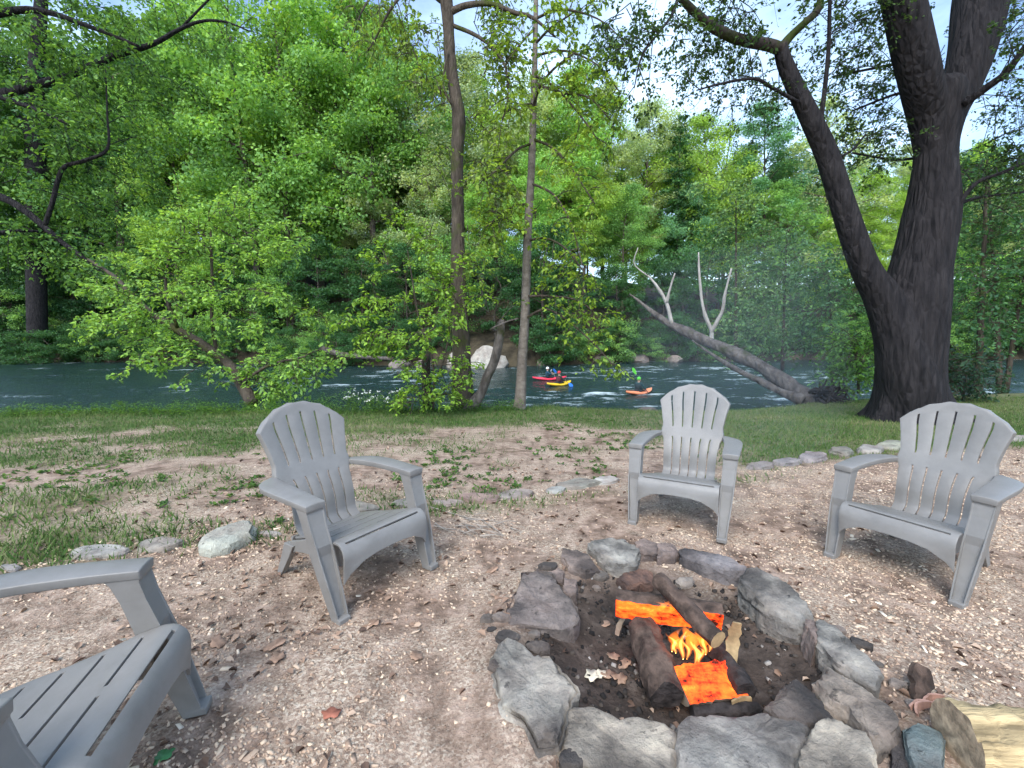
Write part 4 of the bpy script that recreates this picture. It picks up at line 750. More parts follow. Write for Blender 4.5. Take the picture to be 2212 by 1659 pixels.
def oval(X, Y, a, b_, rs, k=9, sl=0):
    th = np.linspace(0, 6.28, k, endpoint=False); return [(X+a*math.cos(q)*(.8+.35*rs.rand()), Y+b_*math.sin(q)*(.75+.45*rs.rand())+sl*a*math.cos(q)) for q in th]
rsE = np.random.RandomState(3)
EDGE = [(20, 1222, 24, 6, .03, (.36, .34, .32), 0, 'left'), (215, 1188, 70, 11, .05, (.40, .38, .34), -.08, 'left'), (345, 1170, 48, 13, .06, (.36, .33, .28), -.12, 'left'), (487, 1148, 62, 19, .10, (.50, .52, .44), -.28, 'big'), (580, 1150, 26, 5, .03, (.42, .4, .37), 0, 'left'),
        (775, 1092, 40, 10, .05, (.36, .32, .26), 0, 'mid'), (880, 1083, 34, 7, .05, (.32, .29, .25), 0, 'mid'), (965, 1082, 32, 6, .04, (.38, .31, .27), 0, 'mid'), (1035, 1073, 40, 10, .06, (.34, .24, .2), .05, 'mid'), (1112, 1065, 40, 10, .05, (.36, .31, .27), -.1, 'mid'), (1200, 1055, 20, 7, .05, (.42, .42, .38), -.1, 'mid'), (1248, 1043, 46, 11, .06, (.32, .31, .26), -.08, 'mid'), (1308, 1035, 32, 9, .06, (.55, .53, .48), -.05, 'mid'),
        (1640, 1003, 34, 6, .05, (.34, .31, .29), -.06, 'right'), (1698, 994, 30, 6, .05, (.33, .3, .29), -.05, 'right'), (1756, 983, 32, 9, .08, (.33, .29, .28), -.05, 'right'), (1818, 970, 26, 8, .08, (.25, .26, .22), .05, 'right'), (1878, 967, 30, 8, .06, (.42, .39, .35), 0, 'right'), (1925, 959, 34, 7, .06, (.38, .38, .3), 0, 'right'), (2200, 943, 30, 6, .05, (.42, .41, .36), 0, 'right')]
EL = {'left': 'flat pale edging stone half sunk among leaf litter past the cut-off chair', 'big': 'largest pale greenish edging stone, lying just left of a chair', 'mid': 'flat tan edging stone in the row where chips meet patchy grass', 'right': 'grey edging stone on the border of the chip bed and the even lawn'}
for i, (X, Y, a, b_, h, tint, sl, g) in enumerate(EDGE):
    p0 = on(X, Y, 0); zt = float(zn(p0[0], p0[1])); o = rock('edging_stone', oval(X, Y, a, b_, rsE, sl=sl), zt+h*(.45 if g != 'big' else .7), tuple(q*(.72 if g == 'right' else .85) for q in tint), None, 60+i, 'stone', -.05, .022, n=22); tag(o, EL[g], 'stone', f'edging stones, {g} row' if g != 'big' else None)

# ------------------------------------------------------------------ fire
def ember_mat():
    m, t, b = mat('ember', .9, .1); co = objco(t, (1, 1, 1)); n = noise(t, 9, 6, .7, co); n2 = noise(t, 28, 4, .7, co)
    b.inputs['Base Color'].default_value = (.02, .012, .01, 1)
    mr = N('ShaderNodeMath', t, operation='MULTIPLY_ADD'); t.links.new(n2.outputs['Fac'], mr.inputs[0]); mr.inputs[1].default_value = .45; t.links.new(n.outputs['Fac'], mr.inputs[2])
    ns = noise(t, 26, 5, .7, objco(t, (.25, 1.6, 1.6))); m6 = N('ShaderNodeMath', t, operation='MULTIPLY_ADD'); t.links.new(ns.outputs['Fac'], m6.inputs[0]); m6.inputs[1].default_value = .7; t.links.new(mr.outputs[0], m6.inputs[2]); m7 = N('ShaderNodeMath', t, operation='SUBTRACT'); t.links.new(m6.outputs[0], m7.inputs[0]); m7.inputs[1].default_value = .41; mr = m7
    r = ramp(t, [(.52, (.02, .002, .0005)), (.60, (.6, .03, .003)), (.70, (1, .085, .008)), (.82, (1, .13, .012)), (.95, (1, .26, .03))]); t.links.new(mr.outputs[0], r.inputs[0]); t.links.new(r.outputs[0], b.inputs['Emission Color']); b.inputs['Emission Strength'].default_value = 1.25; return m
def flame_mat(name, col, k):
    m = bpy.data.materials.new(name); m.use_nodes = True; t = m.node_tree; t.nodes.clear(); ou = N('ShaderNodeOutputMaterial', t); e = N('ShaderNodeEmission', t); e.inputs[0].default_value = (*col, 1); e.inputs[1].default_value = k; t.links.new(e.outputs[0], ou.inputs['Volume']); return m
M['ember'] = ember_mat(); M['flame_core'] = flame_mat('flame_core', (1, .60, .14), 48); M['flame'] = flame_mat('flame', (1, .20, .015), 20)
M['log_bark'] = simple('log_bark', (.075, .05, .038), .85, .55, 16, bmp=1.0, bd=.02); M['log_char'] = simple('log_char', (.028, .022, .02), .8, .6, 22, bmp=1.0, bd=.02)
M['wood_cut'] = simple('wood_cut', (.36, .25, .13), .75, .35, 14, bmp=.5, bd=.01); M['wood_fresh'] = simple('wood_fresh', (.36, .27, .145), .85, .55, 34, bmp=1.0, bd=.02, sc3=(.10, 1, 1)); M['wood_grey'] = simple('wood_grey', (.24, .19, .14), .8, .3, 9, bmp=.5, bd=.01)
M['wood_end'] = simple('wood_end', (.36, .27, .18), .85, .4, 30, bmp=.8, bd=.01)
def split_log(name, A, B, r, a0, a1, mats, label, seed=0, wob=.12, n=11, cat='log', cl_=.25):
    """a log from A to B: bark over the angles a0..a1 (degrees, 0 = level towards the side nearer the camera, 90 = up), a cleft face over the rest"""
    A, B = np.asarray(A, float), np.asarray(B, float); T = unit(B-A); side = unit(np.cross(T, np.array([0, 0, 1.])));
    if side[1] > 0: side = -side
    up = unit(np.cross(T, side));
    if up[2] < 0: up = -up
    rs = np.random.RandomState(seed+5); th = np.radians(np.linspace(a0, a1, n)); full = abs(a1-a0) > 350; rings = []; K = 16
    if full: th = th[:-1]
    for i in range(K+1):
        c = A+(B-A)*i/K+(side*rs.normal()+up*rs.normal())*r*.03; rr = r*(1+wob*(fbm(np.cos(th)*1.5+seed, np.sin(th)*1.5+i*.35, 3)-.5)*2)
        ring = [c+side*math.cos(q)*k+up*math.sin(q)*k for q, k in zip(th, rr)]
        if not full:
            e0, e1 = ring[-1], ring[0]
            for f in (.2, .4, .6, .8): ring.append(e0+(e1-e0)*f+(side*rs.normal()+up*rs.normal())*r*.03+up*r*cl_*(fbm(np.array([f*4.+seed]), np.array([i*.22]), 3)[0]-.5))
        rings.append(np.array(ring)-A)
    nr = len(rings[0]); mb = MB(); mb.loft(rings); me = mb.mesh(name); [me.materials.append(M[q]) for q in mats]; nb = len(th)
    for f in me.polygons:
        if len(f.vertices) > 4: f.material_index = 2
        else:
            j = min(v % nr for v in f.vertices); js = sorted(v % nr for v in f.vertices)
            j0 = js[0] if not (js[0] == 0 and js[-1] == nr-1) else nr-1
            f.material_index = 1 if (not full and j0 >= nb-1) else 0
    me.shade_smooth()
    try: me.set_sharp_from_angle(angle=R(38))
    except Exception: pass
    o = mobj(name, me); o.location = A; tag(o, label, cat); return o
def P3(u, v, z): return on(*Z3(u, v), z)
def P4(u, v, z): return on(*Z4(u, v), z)
split_log('burning_log', P3(945, 560, .13), P3(1650, 655, .13), .062, 45, 290-45+30, ('log_bark', 'ember', 'wood_cut'), 'split log glowing orange along its front with a pale cut end', 1)
split_log('burning_log', P3(1225, 400, .26), P3(1628, 800, .20), .036, 0, 360, ('log_bark', 'log_char', 'wood_cut'), 'round brown stick of firewood lying across the top of the fire', 2, .25)
split_log('burning_log', P3(1130, 730, .06), P3(1290, 1170, .03), .060, -60, 230, ('log_bark', 'log_bark', 'log_char'), 'dark thick bark-covered log under the glowing split log', 3, .5, 17)
split_log('burning_log', P3(1380, 1110, .035), P3(1760, 1060, .035), .066, 150, 345, ('wood_grey', 'ember', 'wood_grey'), 'low split log glowing orange on top, brown wood below the flames', 4)
split_log('burning_log', P3(1590, 840, .04), P3(1820, 1150, .03), .04, 0, 360, ('log_char', 'log_char', 'log_char'), 'charred stick slanting down the right side of the flames', 5, .3)
split_log('charred_board', P3(1450, 1285, -.02), P3(1900, 1275, -.02), .028, 0, 360, ('log_char', 'log_char', 'log_char'), 'flat charred black stick on the ash just inside the front stones', 6, .3)
# bark splinters
def strip(name, A, B, wv_, th_, m_, label, seed=0, bow=.02, cat='wood'):
    A, B = np.asarray(A, float), np.asarray(B, float); rs = np.random.RandomState(seed); T = unit(B-A); s_ = unit(np.cross(T, np.array([.2, 1, .1]))); nn = np.cross(s_, T); rings = []
    for i in range(9):
        f = i/8; c = (B-A)*f+nn*bow*math.sin(f*3.1); w_ = wv_*(.55+.45*math.sin(f*2.6+.4))*(1+.2*rs.normal()*.5); rings.append([c-s_*w_-nn*th_, c+s_*w_-nn*th_, c+s_*w_*.9+nn*th_, c-s_*w_*.9+nn*th_])
    mb = MB(); mb.loft(rings); o = mobj(name, mb.mesh(name), None, M[m_]); o.location = A; tag(o, label, cat); return o
strip('bark_splinter', P3(1715, 985, .02), P3(1735, 760, .14)+np.array([0, -.02, .06]), .026, .004, 'wood_cut', 'pale upright splinter of wood leaning beside the flames', 1)
strip('bark_splinter', P3(1640, 900, .06), P3(1830, 1150, 0), .02, .004, 'wood_grey', 'long grey-brown bark strip slanting down right of the flames', 2)
strip('bark_splinter', P3(1720, 1235, 0), P3(1850, 1200, .01), .018, .004, 'wood_cut', 'tan bark scrap flat on the ash next to the low glowing log', 3, .005)
strip('bark_splinter', P3(950, 770, .0), P3(1000, 650, .07), .012, .004, 'wood_grey', 'short grey splinter propped under the pale end of the glowing log', 4)
# flames
rsX = np.random.RandomState(9); fo = empty('flames', tuple(P3(1440, 960, .05))); tag(fo, 'bright yellow and orange flames licking between the logs', 'fire')
for (u, v, z, ht, w_, hot) in ((1320, 880, .06, .09, .016, .9), (1345, 890, .055, .075, .014, .8), (1395, 930, .05, .15, .017, 1), (1420, 930, .05, .11, .014, .9), (1475, 960, .05, .13, .016, .95), (1500, 930, .05, .09, .013, .7), (1545, 900, .06, .12, .016, .8), (1570, 880, .07, .10, .014, .7), (1440, 870, .07, .12, .04, .3), (1360, 860, .08, .09, .035, .25), (1520, 850, .08, .09, .03, .3), (1500, 960, .045, .08, .016, .6), (1240, 610, .17, .05, .02, .25), (1310, 620, .17, .06, .02, .35), (1270, 600, .17, .045, .016, .3)):
    c = P3(u, v, z)-np.array(fo.location); rings = []; ph = rsX.rand()*6; K = 12
    for i in range(K+1):
        f = i/K; rr = w_*(math.sin(math.pi*(f*.93+.05))**.8)*(1-.8*f**1.3)+.0006; off = np.array([math.sin(f*5+ph)*.016*f*2, math.cos(f*3.2+ph)*.01*f, ht*f]); th = np.arange(10)*.6283
        rings.append(c+off+np.stack([np.cos(th)*rr*(1+.2*np.sin(3*th+ph+f*5)), np.sin(th)*rr*.7, np.zeros(10)], 1))
    for nm, q in (('flame', 1.0), ('flame_core', .5)):
        if nm == 'flame_core' and hot < .55: continue
        rg = [c_+(r_-c_)*q for r_, c_ in zip(rings, [r_.mean(0) for r_ in rings])][:K+1 if q == 1 else K-2]; mb = MB(); mb.loft([r_[::-1] for r_ in rg]); me = mb.mesh('flame'); bm = bmesh.new(); bm.from_mesh(me); bmesh.ops.recalc_face_normals(bm, faces=bm.faces); bm.to_mesh(me); bm.free(); mobj('flame', me, fo, M[nm], True)
# firewood beside the ring
split_log('firewood_log', P4(1790, 1430, .085), P4(2560, 1500, .085), .098, 75, 385, ('wood_fresh', 'wood_fresh', 'wood_end'), 'thick freshly split yellow firewood log lying on the chips outside the ring', 7, .16, 19, 'log', .5)
strip('wood_offcut', P4(1570, 1250, .0), P4(1570, 1150, .0)+np.array([0, .01, .10]), .038, .012, 'log_bark', 'short brown block of wood standing at the end of the yellow firewood', 8, .0)
M['pink_wood'] = simple('pink_wood', (.42, .24, .18), .8, .3, 20, bmp=.4)
for i, (u, v, L_) in enumerate(((1570, 1270, .06), (1650, 1240, .06), (1700, 1290, .05), (1600, 1310, .045))):
    A = P4(u, v, .02); strip('wood_shaving', A+np.array([-L_*.6, 0, .01]), A+np.array([L_*.6, .01*(i-1), .035]), .016, .004, 'pink_wood', 'pinkish curl of shaved wood heaped round the brown block', 10+i, .015).__setitem__('group', 'pink wood shavings')

# ------------------------------------------------------------------ loose cover of the ground
rsG = np.random.RandomState(77)
def scatter(n, x0, x1, y0, y1, dens):
    """points in the part of the ground the place shows, thinned by dens(x, y)"""
    y = y0+(y1-y0)*rsG.rand(n)**1.35; x = rsG.uniform(-1, 1, n)*(1.3*y+1.2); k = (x > x0) & (x < x1); x, y = x[k], y[k]
    k = rsG.rand(len(x)) < dens(x, y); return x[k], y[k]
def in_pit(x, y): return np.hypot((x-PIT[0])/.66, (y-PIT[1])/.66) < 1
def chip_d(x, y):
    o = outside(x, y); n = fbm(x*1.6+9, y*1.6+2, 4); bed = sstep(.35, .6, n)*.8+.2; rightb = sstep(1.2, 2.2, x)*.5
    q = np.where(o < 0, np.clip(bed+rightb, 0, 1), .42*sstep(2.2, 0, o)*sstep(.4, .62, n)*(1-sstep(1.6, 3, x))); q = q*(.25+.75*sstep(.7, 1.35, np.hypot(x-PIT[0], y-PIT[1])))*(.35+.65*sstep(.36, .56, fbm(x*.7+21, y*.9+5, 3))); return np.where(in_pit(x, y), 0, q)
x, y = scatter(105000, -9, 9, .75, 7.2, chip_d); n = len(x); z = zn(x, y)
def flakes(x, y, z, L_, W_, T_, tilt, rs):
    n = len(x); a = rs.rand(n)*6.28; u = np.stack([np.cos(a), np.sin(a), rs.normal(size=n)*tilt], 1); u = unit(u); up = unit(np.stack([rs.normal(size=n)*tilt, rs.normal(size=n)*tilt, np.ones(n)], 1)); v = unit(np.cross(up, u)); w_ = np.cross(u, v)
    P = np.stack([x, y, z+T_*.4], 1); V = []
    for sx, sy, sz in ((-1, -1, -1), (1, -1, -1), (1, 1, -1), (-1, 1, -1), (-1, -1, 1), (1, -1, 1), (1, 1, 1), (-1, 1, 1)):
        j = 1-.35*rs.rand(n); V.append(P+u*(sx*L_*.5*j)[:, None]+v*(sy*W_*.5*(1-.35*rs.rand(n)))[:, None]+w_*(sz*T_*.5)[:, None])
    V = np.stack(V, 1).reshape(-1, 3); b = np.arange(n)[:, None]*8
    F = np.concatenate([b+np.array(q) for q in ((4, 5, 6, 7), (0, 1, 5, 4), (1, 2, 6, 5), (2, 3, 7, 6), (3, 0, 4, 7))]); return V, F
L_ = .005+.017*rsG.rand(n)**2; W_ = L_*(.3+.5*rsG.rand(n)); V, F = flakes(x, y, z, L_, W_, .003+.004*rsG.rand(n), .28, rsG)
me = quads('wood_chips', (V, F), 0, np.repeat(np.clip(rsG.rand(n)*.8+.25*(fbm(x*2, y*2, 3)-.3), 0, 1), 8))
m, t, b = mat('chips', .85, .2); a_ = N('ShaderNodeAttribute', t, attribute_name='v'); r = ramp(t, [(0, (.17, .11, .08)), (.3, (.36, .25, .18)), (.6, (.54, .40, .29)), (.85, (.68, .53, .38)), (1, (.85, .77, .64))]); t.links.new(a_.outputs['Fac'], r.inputs[0]); t.links.new(r.outputs[0], b.inputs['Base Color'])
tag(mobj('wood_chips', me, None, m), 'tan wood chips spread over the trodden ground round the fire', 'wood chips', kind='stuff')

def curled(x, y, z, s, rs, curl=.5):                     # dry leaves: two folded halves with curled tips
    n = len(x); a = rs.rand(n)*6.28; D = unit(np.stack([np.cos(a), np.sin(a), rs.normal(size=n)*.25], 1)); Nn = unit(np.stack([rs.normal(size=n)*.4, rs.normal(size=n)*.4, np.ones(n)], 1)); Nn = unit(Nn-D*np.sum(Nn*D, 1)[:, None])
    return leaf_faces(np.stack([x, y, z+.006], 1)-D*s[:, None]*.4, D, Nn, s, s*.6, rs, curl)
def lit_d(x, y):
    o = outside(x, y); n = fbm(x*1.3+40, y*1.3+8, 4); q = sstep(.48, .7, n)*.9+.12+.5*np.exp(-((o-.1)/.5)**2)*(x < 1.5); q = q*(1-.9*sstep(1.4, 2.4, x)*(o > 0))*(1-.6*sstep(2.5, 5, o)); return q
x, y = scatter(5000, -9, 9, .8, 8, lit_d); n = len(x); V, F, v = curled(x, y, zn(x, y), .016+.032*rsG.rand(n)**1.5, rsG); me = quads('leaf_litter', (V, F), 0, v)
m, t, b = mat('dry_leaf', .75, .2); a_ = N('ShaderNodeAttribute', t, attribute_name='v'); r = ramp(t, [(0, (.085, .055, .042)), (.4, (.19, .12, .085)), (.75, (.30, .20, .14)), (1, (.46, .34, .25))]); t.links.new(a_.outputs['Fac'], r.inputs[0]); t.links.new(r.outputs[0], b.inputs['Base Color']); M['dry_leaf'] = m
tag(mobj('leaf_litter', me, None, m), 'brown leaf litter scattered on the chips and along the grass', 'leaf litter', kind='stuff')
CL = [(520, 1240), (600, 1410), (480, 1400), (700, 1210), (560, 1130), (470, 1290), (800, 1290), (1000, 1200), (830, 1130), (720, 1380), (1150, 1110), (640, 1150), (260, 1230), (120, 1250), (330, 1110), (900, 1050), (760, 1030), (1180, 1010), (1060, 1280), (420, 1170), (560, 1180)]
cx, cy = [], []
for X_, Y_ in CL:
    p_ = on(X_, Y_, 0); k = 34; cx.append(p_[0]+rsG.normal(size=k)*.22); cy.append(p_[1]+rsG.normal(size=k)*.17)
x, y = np.concatenate(cx), np.concatenate(cy); k = ~in_pit(x, y); x, y = x[k], y[k]; n = len(x); V, F, v = curled(x, y, zn(x, y)+.004*rsG.rand(n), .014+.03*rsG.rand(n), rsG, .3); me = quads('leaf_drifts', (V, F), 0, v)
tag(mobj('leaf_drifts', me, None, M['dry_leaf']), 'drifts of dry brown leaves and twig scraps among the chips', 'leaf litter', kind='stuff')
x, y = scatter(9000, -9, 9, .75, 7, chip_d); n = len(x); L_ = .02+.035*rsG.rand(n)**2; V, F = flakes(x, y, zn(x, y)+.002, L_, L_*(.2+.35*rsG.rand(n)), .002+.002*rsG.rand(n), .16, rsG); me = quads('wood_shavings', (V, F), 0, np.repeat(np.clip(.2+.75*rsG.rand(n), 0, 1), 8))
tag(mobj('wood_shavings', me, None, bpy.data.materials['chips']), 'longer flat slivers of wood mixed into the chips', 'wood chips', kind='stuff')
# charcoal and ash crumbs in the pit
n = 1300; a = rsG.rand(n)*6.28; rr_ = .62*np.sqrt(rsG.rand(n)); x = PIT[0]+rr_*np.cos(a); y = PIT[1]+rr_*np.sin(a); L_ = .006+.022*rsG.rand(n)**2; V, F = flakes(x, y, zn(x, y), L_, L_*.7, L_*.5, .5, rsG)
me = quads('charcoal', (V, F), 0, np.repeat(rsG.rand(n), 8)); m, t, b = mat('charcoal', .9, .2); a_ = N('ShaderNodeAttribute', t, attribute_name='v'); r = ramp(t, [(0, (.012, .011, .011)), (.7, (.04, .034, .03)), (.9, (.10, .08, .065)), (1, (.35, .32, .29))]); t.links.new(a_.outputs['Fac'], r.inputs[0]); t.links.new(r.outputs[0], b.inputs['Base Color'])
tag(mobj('charcoal', me, None, m), 'black charcoal crumbs and ash on the floor of the fire ring', 'charcoal', kind='stuff')
# grass
x, y = scatter(260000, -13, 14, 1.6, 11.6, lambda x, y: np.clip(grass_mask(x, y)*1.1-.04, 0, 1)*(y < edge_y(x)+.8)); n = len(x)
h = (.025+.05*rsG.rand(n))*(.6+.7*fbm(x*1.7, y*1.7, 3))*(1+.8*sstep(1.0, .1, edge_y(x)-y)*(x < 1)); a = rsG.rand(n)*6.28; w_ = .004+.0035*rsG.rand(n); P = np.stack([x, y, zn(x, y)-.004], 1); s_ = np.stack([np.cos(a), np.sin(a), 0*a], 1)*w_[:, None]; ln = np.stack([rsG.normal(size=n)*.45, rsG.normal(size=n)*.45, np.ones(n)], 1)*h[:, None]
V = np.stack([P-s_, P+s_, P+ln], 1).reshape(-1, 3); gv = np.clip(.5*rsG.rand(n)+.7*fbm(x*.8+60, y*1.2, 4)-.05, 0, 1)
me = quads('grass', (V, np.arange(n*3).reshape(-1, 3)), 0, np.repeat(gv, 3)); m, t, b = mat('grass', .6, .2); a_ = N('ShaderNodeAttribute', t, attribute_name='v'); r = ramp(t, [(0, (.035, .085, .022)), (.35, (.07, .145, .035)), (.65, (.125, .195, .05)), (1, (.32, .30, .15))]); t.links.new(a_.outputs['Fac'], r.inputs[0]); t.links.new(r.outputs[0], b.inputs['Base Color'])
tr = N('ShaderNodeBsdfTranslucent', t); t.links.new(r.outputs[0], tr.inputs[0]); ms = N('ShaderNodeMixShader', t); ms.inputs[0].default_value = .3; t.links.new(b.outputs[0], ms.inputs[1]); t.links.new(tr.outputs[0], ms.inputs[2]); t.links.new(ms.outputs[0], t.nodes['Material Output'].inputs[0])
tag(mobj('grass', me, None, m), 'short patchy green grass between the chip bed and the river bank', 'grass', kind='stuff')
# broad-leaved weeds in the thin turf
x, y = scatter(5200, -10, 6, 1.9, 9.3, lambda x, y: sstep(-.15, .3, outside(x, y))*sstep(.5, .68, fbm(x*1.4+70, y*1.4, 3))*(1-.8*sstep(1.5, 3, x))*(y < edge_y(x)+.3)); n = len(x); k = 9
X_, Y_ = np.repeat(x, k)+rsG.normal(size=n*k)*.022, np.repeat(y, k)+rsG.normal(size=n*k)*.022; a = rsG.rand(n*k)*6.28; D = unit(np.stack([np.cos(a), np.sin(a), .5+.4*rsG.rand(n*k)], 1)); Nn = unit(np.stack([-np.cos(a)*.6, -np.sin(a)*.6, np.ones(n*k)], 1)); Nn = unit(Nn-D*np.sum(Nn*D, 1)[:, None]); s = .02+.03*rsG.rand(n*k)
V, F, v = leaf_faces(np.stack([X_, Y_, zn(X_, Y_)+.01*rsG.rand(n*k)], 1), D, Nn, s, s*.55, rsG, .15); me = quads('weeds', (V, F), 0, v); me.materials.append(M['leaf'])
tag(mobj('weeds', me, None, None, color=(.075, .15, .04)), 'clumps of broad-leaved weeds in the thin turf', 'weeds', kind='stuff')
# tall herbs along the bank edge
x = rsG.uniform(-10, .2, 900); y = edge_y(x)+rsG.uniform(-.5, .35, 900); k = 14; n = 900; hh = (.08+.22*rsG.rand(n))*(1+.9*np.exp(-((x+2.9)/.9)**2)); X_ = np.repeat(x, k)+rsG.normal(size=n*k)*.03; Y_ = np.repeat(y, k)+rsG.normal(size=n*k)*.03; Z_ = zn(np.repeat(x, k), np.repeat(y, k))+np.repeat(hh, k)*rsG.rand(n*k); a = rsG.rand(n*k)*6.28
D = unit(np.stack([np.cos(a), np.sin(a), .3*rsG.normal(size=n*k)], 1)); Nn = unit(np.stack([-np.cos(a)*.4, -np.sin(a)*.4, np.ones(n*k)], 1)); Nn = unit(Nn-D*np.sum(Nn*D, 1)[:, None]); s = .025+.035*rsG.rand(n*k); V, F, v = leaf_faces(np.stack([X_, Y_, Z_], 1), D, Nn, s, s*.45, rsG, .15)
me = quads('bank_herbs', (V, F), 0, v); me.materials.append(M['leaf']); tag(mobj('bank_herbs', me, None, None, color=(.10, .21, .045)), 'green herbs fringing the lip of the river bank', 'herbs', kind='stuff')

# white-flowered plants on the bank
M['petal'] = simple('petal', (.75, .75, .7), .6, .08, 20); M['stem'] = simple('stem', (.08, .15, .04), .6, .2, 10)
for i, (X, Y, d) in enumerate(((770, 905, 8.55), (786, 902, 8.6), (802, 903, 8.55), (822, 900, 8.6), (840, 900, 8.6), (858, 902, 8.6), (755, 908, 8.5), (812, 896, 8.7))):
    p = at(X, Y, d); p[2] = float(zn(p[0], p[1])); o = empty('flowering_plant', tuple(p)); tag(o, 'tall white-flowered plant on the bank beside the sapling', 'plant', 'white flowers on the bank'); rs = np.random.RandomState(90+i); mb = MB(); fl = MB(); L1 = []
    for q in range(4):
        e = np.array([rs.normal()*.07, rs.normal()*.05, .24+.22*rs.rand()]); ln = smooth_line([(0, 0, 0), e*.5+rs.normal(size=3)*.02, e], 3); mb.tube(ln, .0035, 4); L1.append(ln)
        for w_ in range(3):
            c = e+rs.normal(size=3)*.02; n_ = unit(rs.normal(size=3)+np.array([0, -.5, 1])); u_ = unit(np.cross(n_, [1, .2, .1])); v_ = np.cross(n_, u_)
            for a in range(5):
                q0 = a*1.2566; dd = u_*math.cos(q0)+v_*math.sin(q0); ss = -u_*math.sin(q0)+v_*math.cos(q0); fl.add([c, c+dd*.011-ss*.006+n_*.003, c+dd*.018, c+dd*.011+ss*.006+n_*.003], [(0, 1, 2, 3)])
    mobj('stem', mb.mesh('stem'), o, M['stem'], True); mobj('blossom', fl.mesh('blossom'), o, M['petal']); V, F, v = leaves_on(rs, L1, 10, .05, 6, .1); me = quads('foliage', (V, F), 0, v); me.materials.append(M['leaf']); mobj('foliage', me, o, color=(.11, .22, .05))
# dry sticks heaped by the nearest bank chair
tp = on(1035, 1150, .0); o = empty('stick_heap', tuple(tp)); tag(o, 'small heap of thin grey dry sticks on the chips beside a chair', 'sticks'); rs = np.random.RandomState(44); M['stick'] = simple('stick', (.27, .235, .2), .9, .35, 14)
for i in range(20):
    a = -.45+rs.normal()*.75; l = .1+.2*rs.rand(); c = np.array([rs.normal()*.09, rs.normal()*.05, .01+.035*rs.rand()]); d = np.array([math.cos(a), math.sin(a)*.8, rs.normal()*.12]); mb = MB(); ln = smooth_line([c-d*l*.5, c+rs.normal(size=3)*.012, c+d*l*.5], 3); mb.tube(ln, np.linspace(.004+.003*rs.rand(), .0018, len(ln)), 5); mobj('stick', mb.mesh('stick'), o, M['stick'], True)
mb = MB(); ln = smooth_line([on(930, 1095, .01), on(1010, 1118, .02), on(1080, 1128, .015), on(1115, 1145, .01)], 4); mb.tube(ln-ln[0], np.linspace(.004, .002, len(ln)), 5); o = mobj('stick', mb.mesh('stick'), None, M['stick'], True); o.location = ln[0]; tag(o, 'long thin crooked stick lying above the heap of dry sticks', 'stick')
# single leaves that stand out
def lobed_leaf(seed, s, curl=.3):
    rs = np.random.RandomState(seed); n = 18; th = np.linspace(0, 6.283, n, endpoint=False); r_ = s*(.55+.3*np.abs(np.sin(th*2.5+.4)))*(.9+.2*rs.rand(n)); V = [(0, 0, .004)]+[(math.cos(a)*q*1.15, math.sin(a)*q*.8, .004+curl*s*(.5*math.sin(a*2+seed)**2+.25*rs.rand())) for a, q in zip(th, r_)]
    V += [(x_, y_, z_-.0015) for x_, y_, z_ in V]; k = n+1; F = [(0, 1+j, 1+(j+1) % n) for j in range(n)]+[(k, k+1+(j+1) % n, k+1+j) for j in range(n)]+[(1+j, k+1+j, k+1+(j+1) % n, 1+(j+1) % n) for j in range(n)]
    me = bpy.data.meshes.new('dead_leaf'); me.from_pydata(V, [], F); me.update(); return me
LC = {'pale': simple('pale_leaf', (.68, .6, .45), .7, .15, 30), 'brown': simple('brown_leaf', (.30, .19, .13), .75, .3, 30), 'green': simple('green_leaf', (.06, .20, .07), .5, .2, 20), 'rust': simple('rust_leaf', (.30, .11, .07), .75, .3, 20)}
LV = [(Z3(785, 1050), .045, 'pale', 'pale cream dead leaf standing out on the black ash', 1.5), (Z3(840, 1035), .03, 'pale', 'small cream dead leaf curled beside the larger cream one', .3), (Z3(900, 1045), .04, 'brown', 'brown dead leaf on the ash inside the ring', 0), (Z3(980, 1070), .035, 'brown', 'brown dead leaf on the ash inside the ring', 1), (Z3(930, 920), .035, 'brown', 'brown dead leaf on the ash inside the ring', 2), (Z3(870, 700), .035, 'brown', 'brown dead leaf on the ash inside the ring', 2.6), (Z3(1000, 970), .035, 'brown', 'brown dead leaf on the ash inside the ring', .7),
      ((352, 1637), .035, 'green', 'single fresh green leaf on the chips beside the cut-off chair', .4), ((715, 1543), .035, 'rust', 'rust-red flat leaf lying on bare chips', .1), ((595, 1395), .05, 'brown', 'large curled brown leaf on the open chips', .8), ((600, 1422), .045, 'brown', 'large curled brown leaf on the open chips', 2), ((805, 1350), .045, 'brown', 'large curled brown leaf on the open chips', .3), ((1065, 1232), .04, 'brown', 'lobed tan oak leaf near the pinkish ring stone', .5), ((1080, 1290), .04, 'brown', 'lobed tan oak leaf near the pinkish ring stone', 1.1), ((900, 1420), .04, 'brown', 'large curled brown leaf on the open chips', 1.9), ((470, 1390), .045, 'brown', 'large curled brown leaf on the open chips', 2.4), ((560, 1000), .03, 'brown', 'large curled brown leaf on the open chips', 2.4)]
for i, ((X, Y), s, c, lab, rz) in enumerate(LV):
    p = on(X, Y, 0); p = on(X, Y, float(zn(p[0], p[1]))+.004); o = mobj('dead_leaf' if c != 'green' else 'green_leaf', lobed_leaf(i, s), None, LC[c], True); o.location = p; o.rotation_euler = (rsG.normal()*.15, rsG.normal()*.15, rz); tag(o, lab, 'leaf', 'standout leaves: '+lab if lab.startswith(('brown', 'large', 'lobed')) else None)
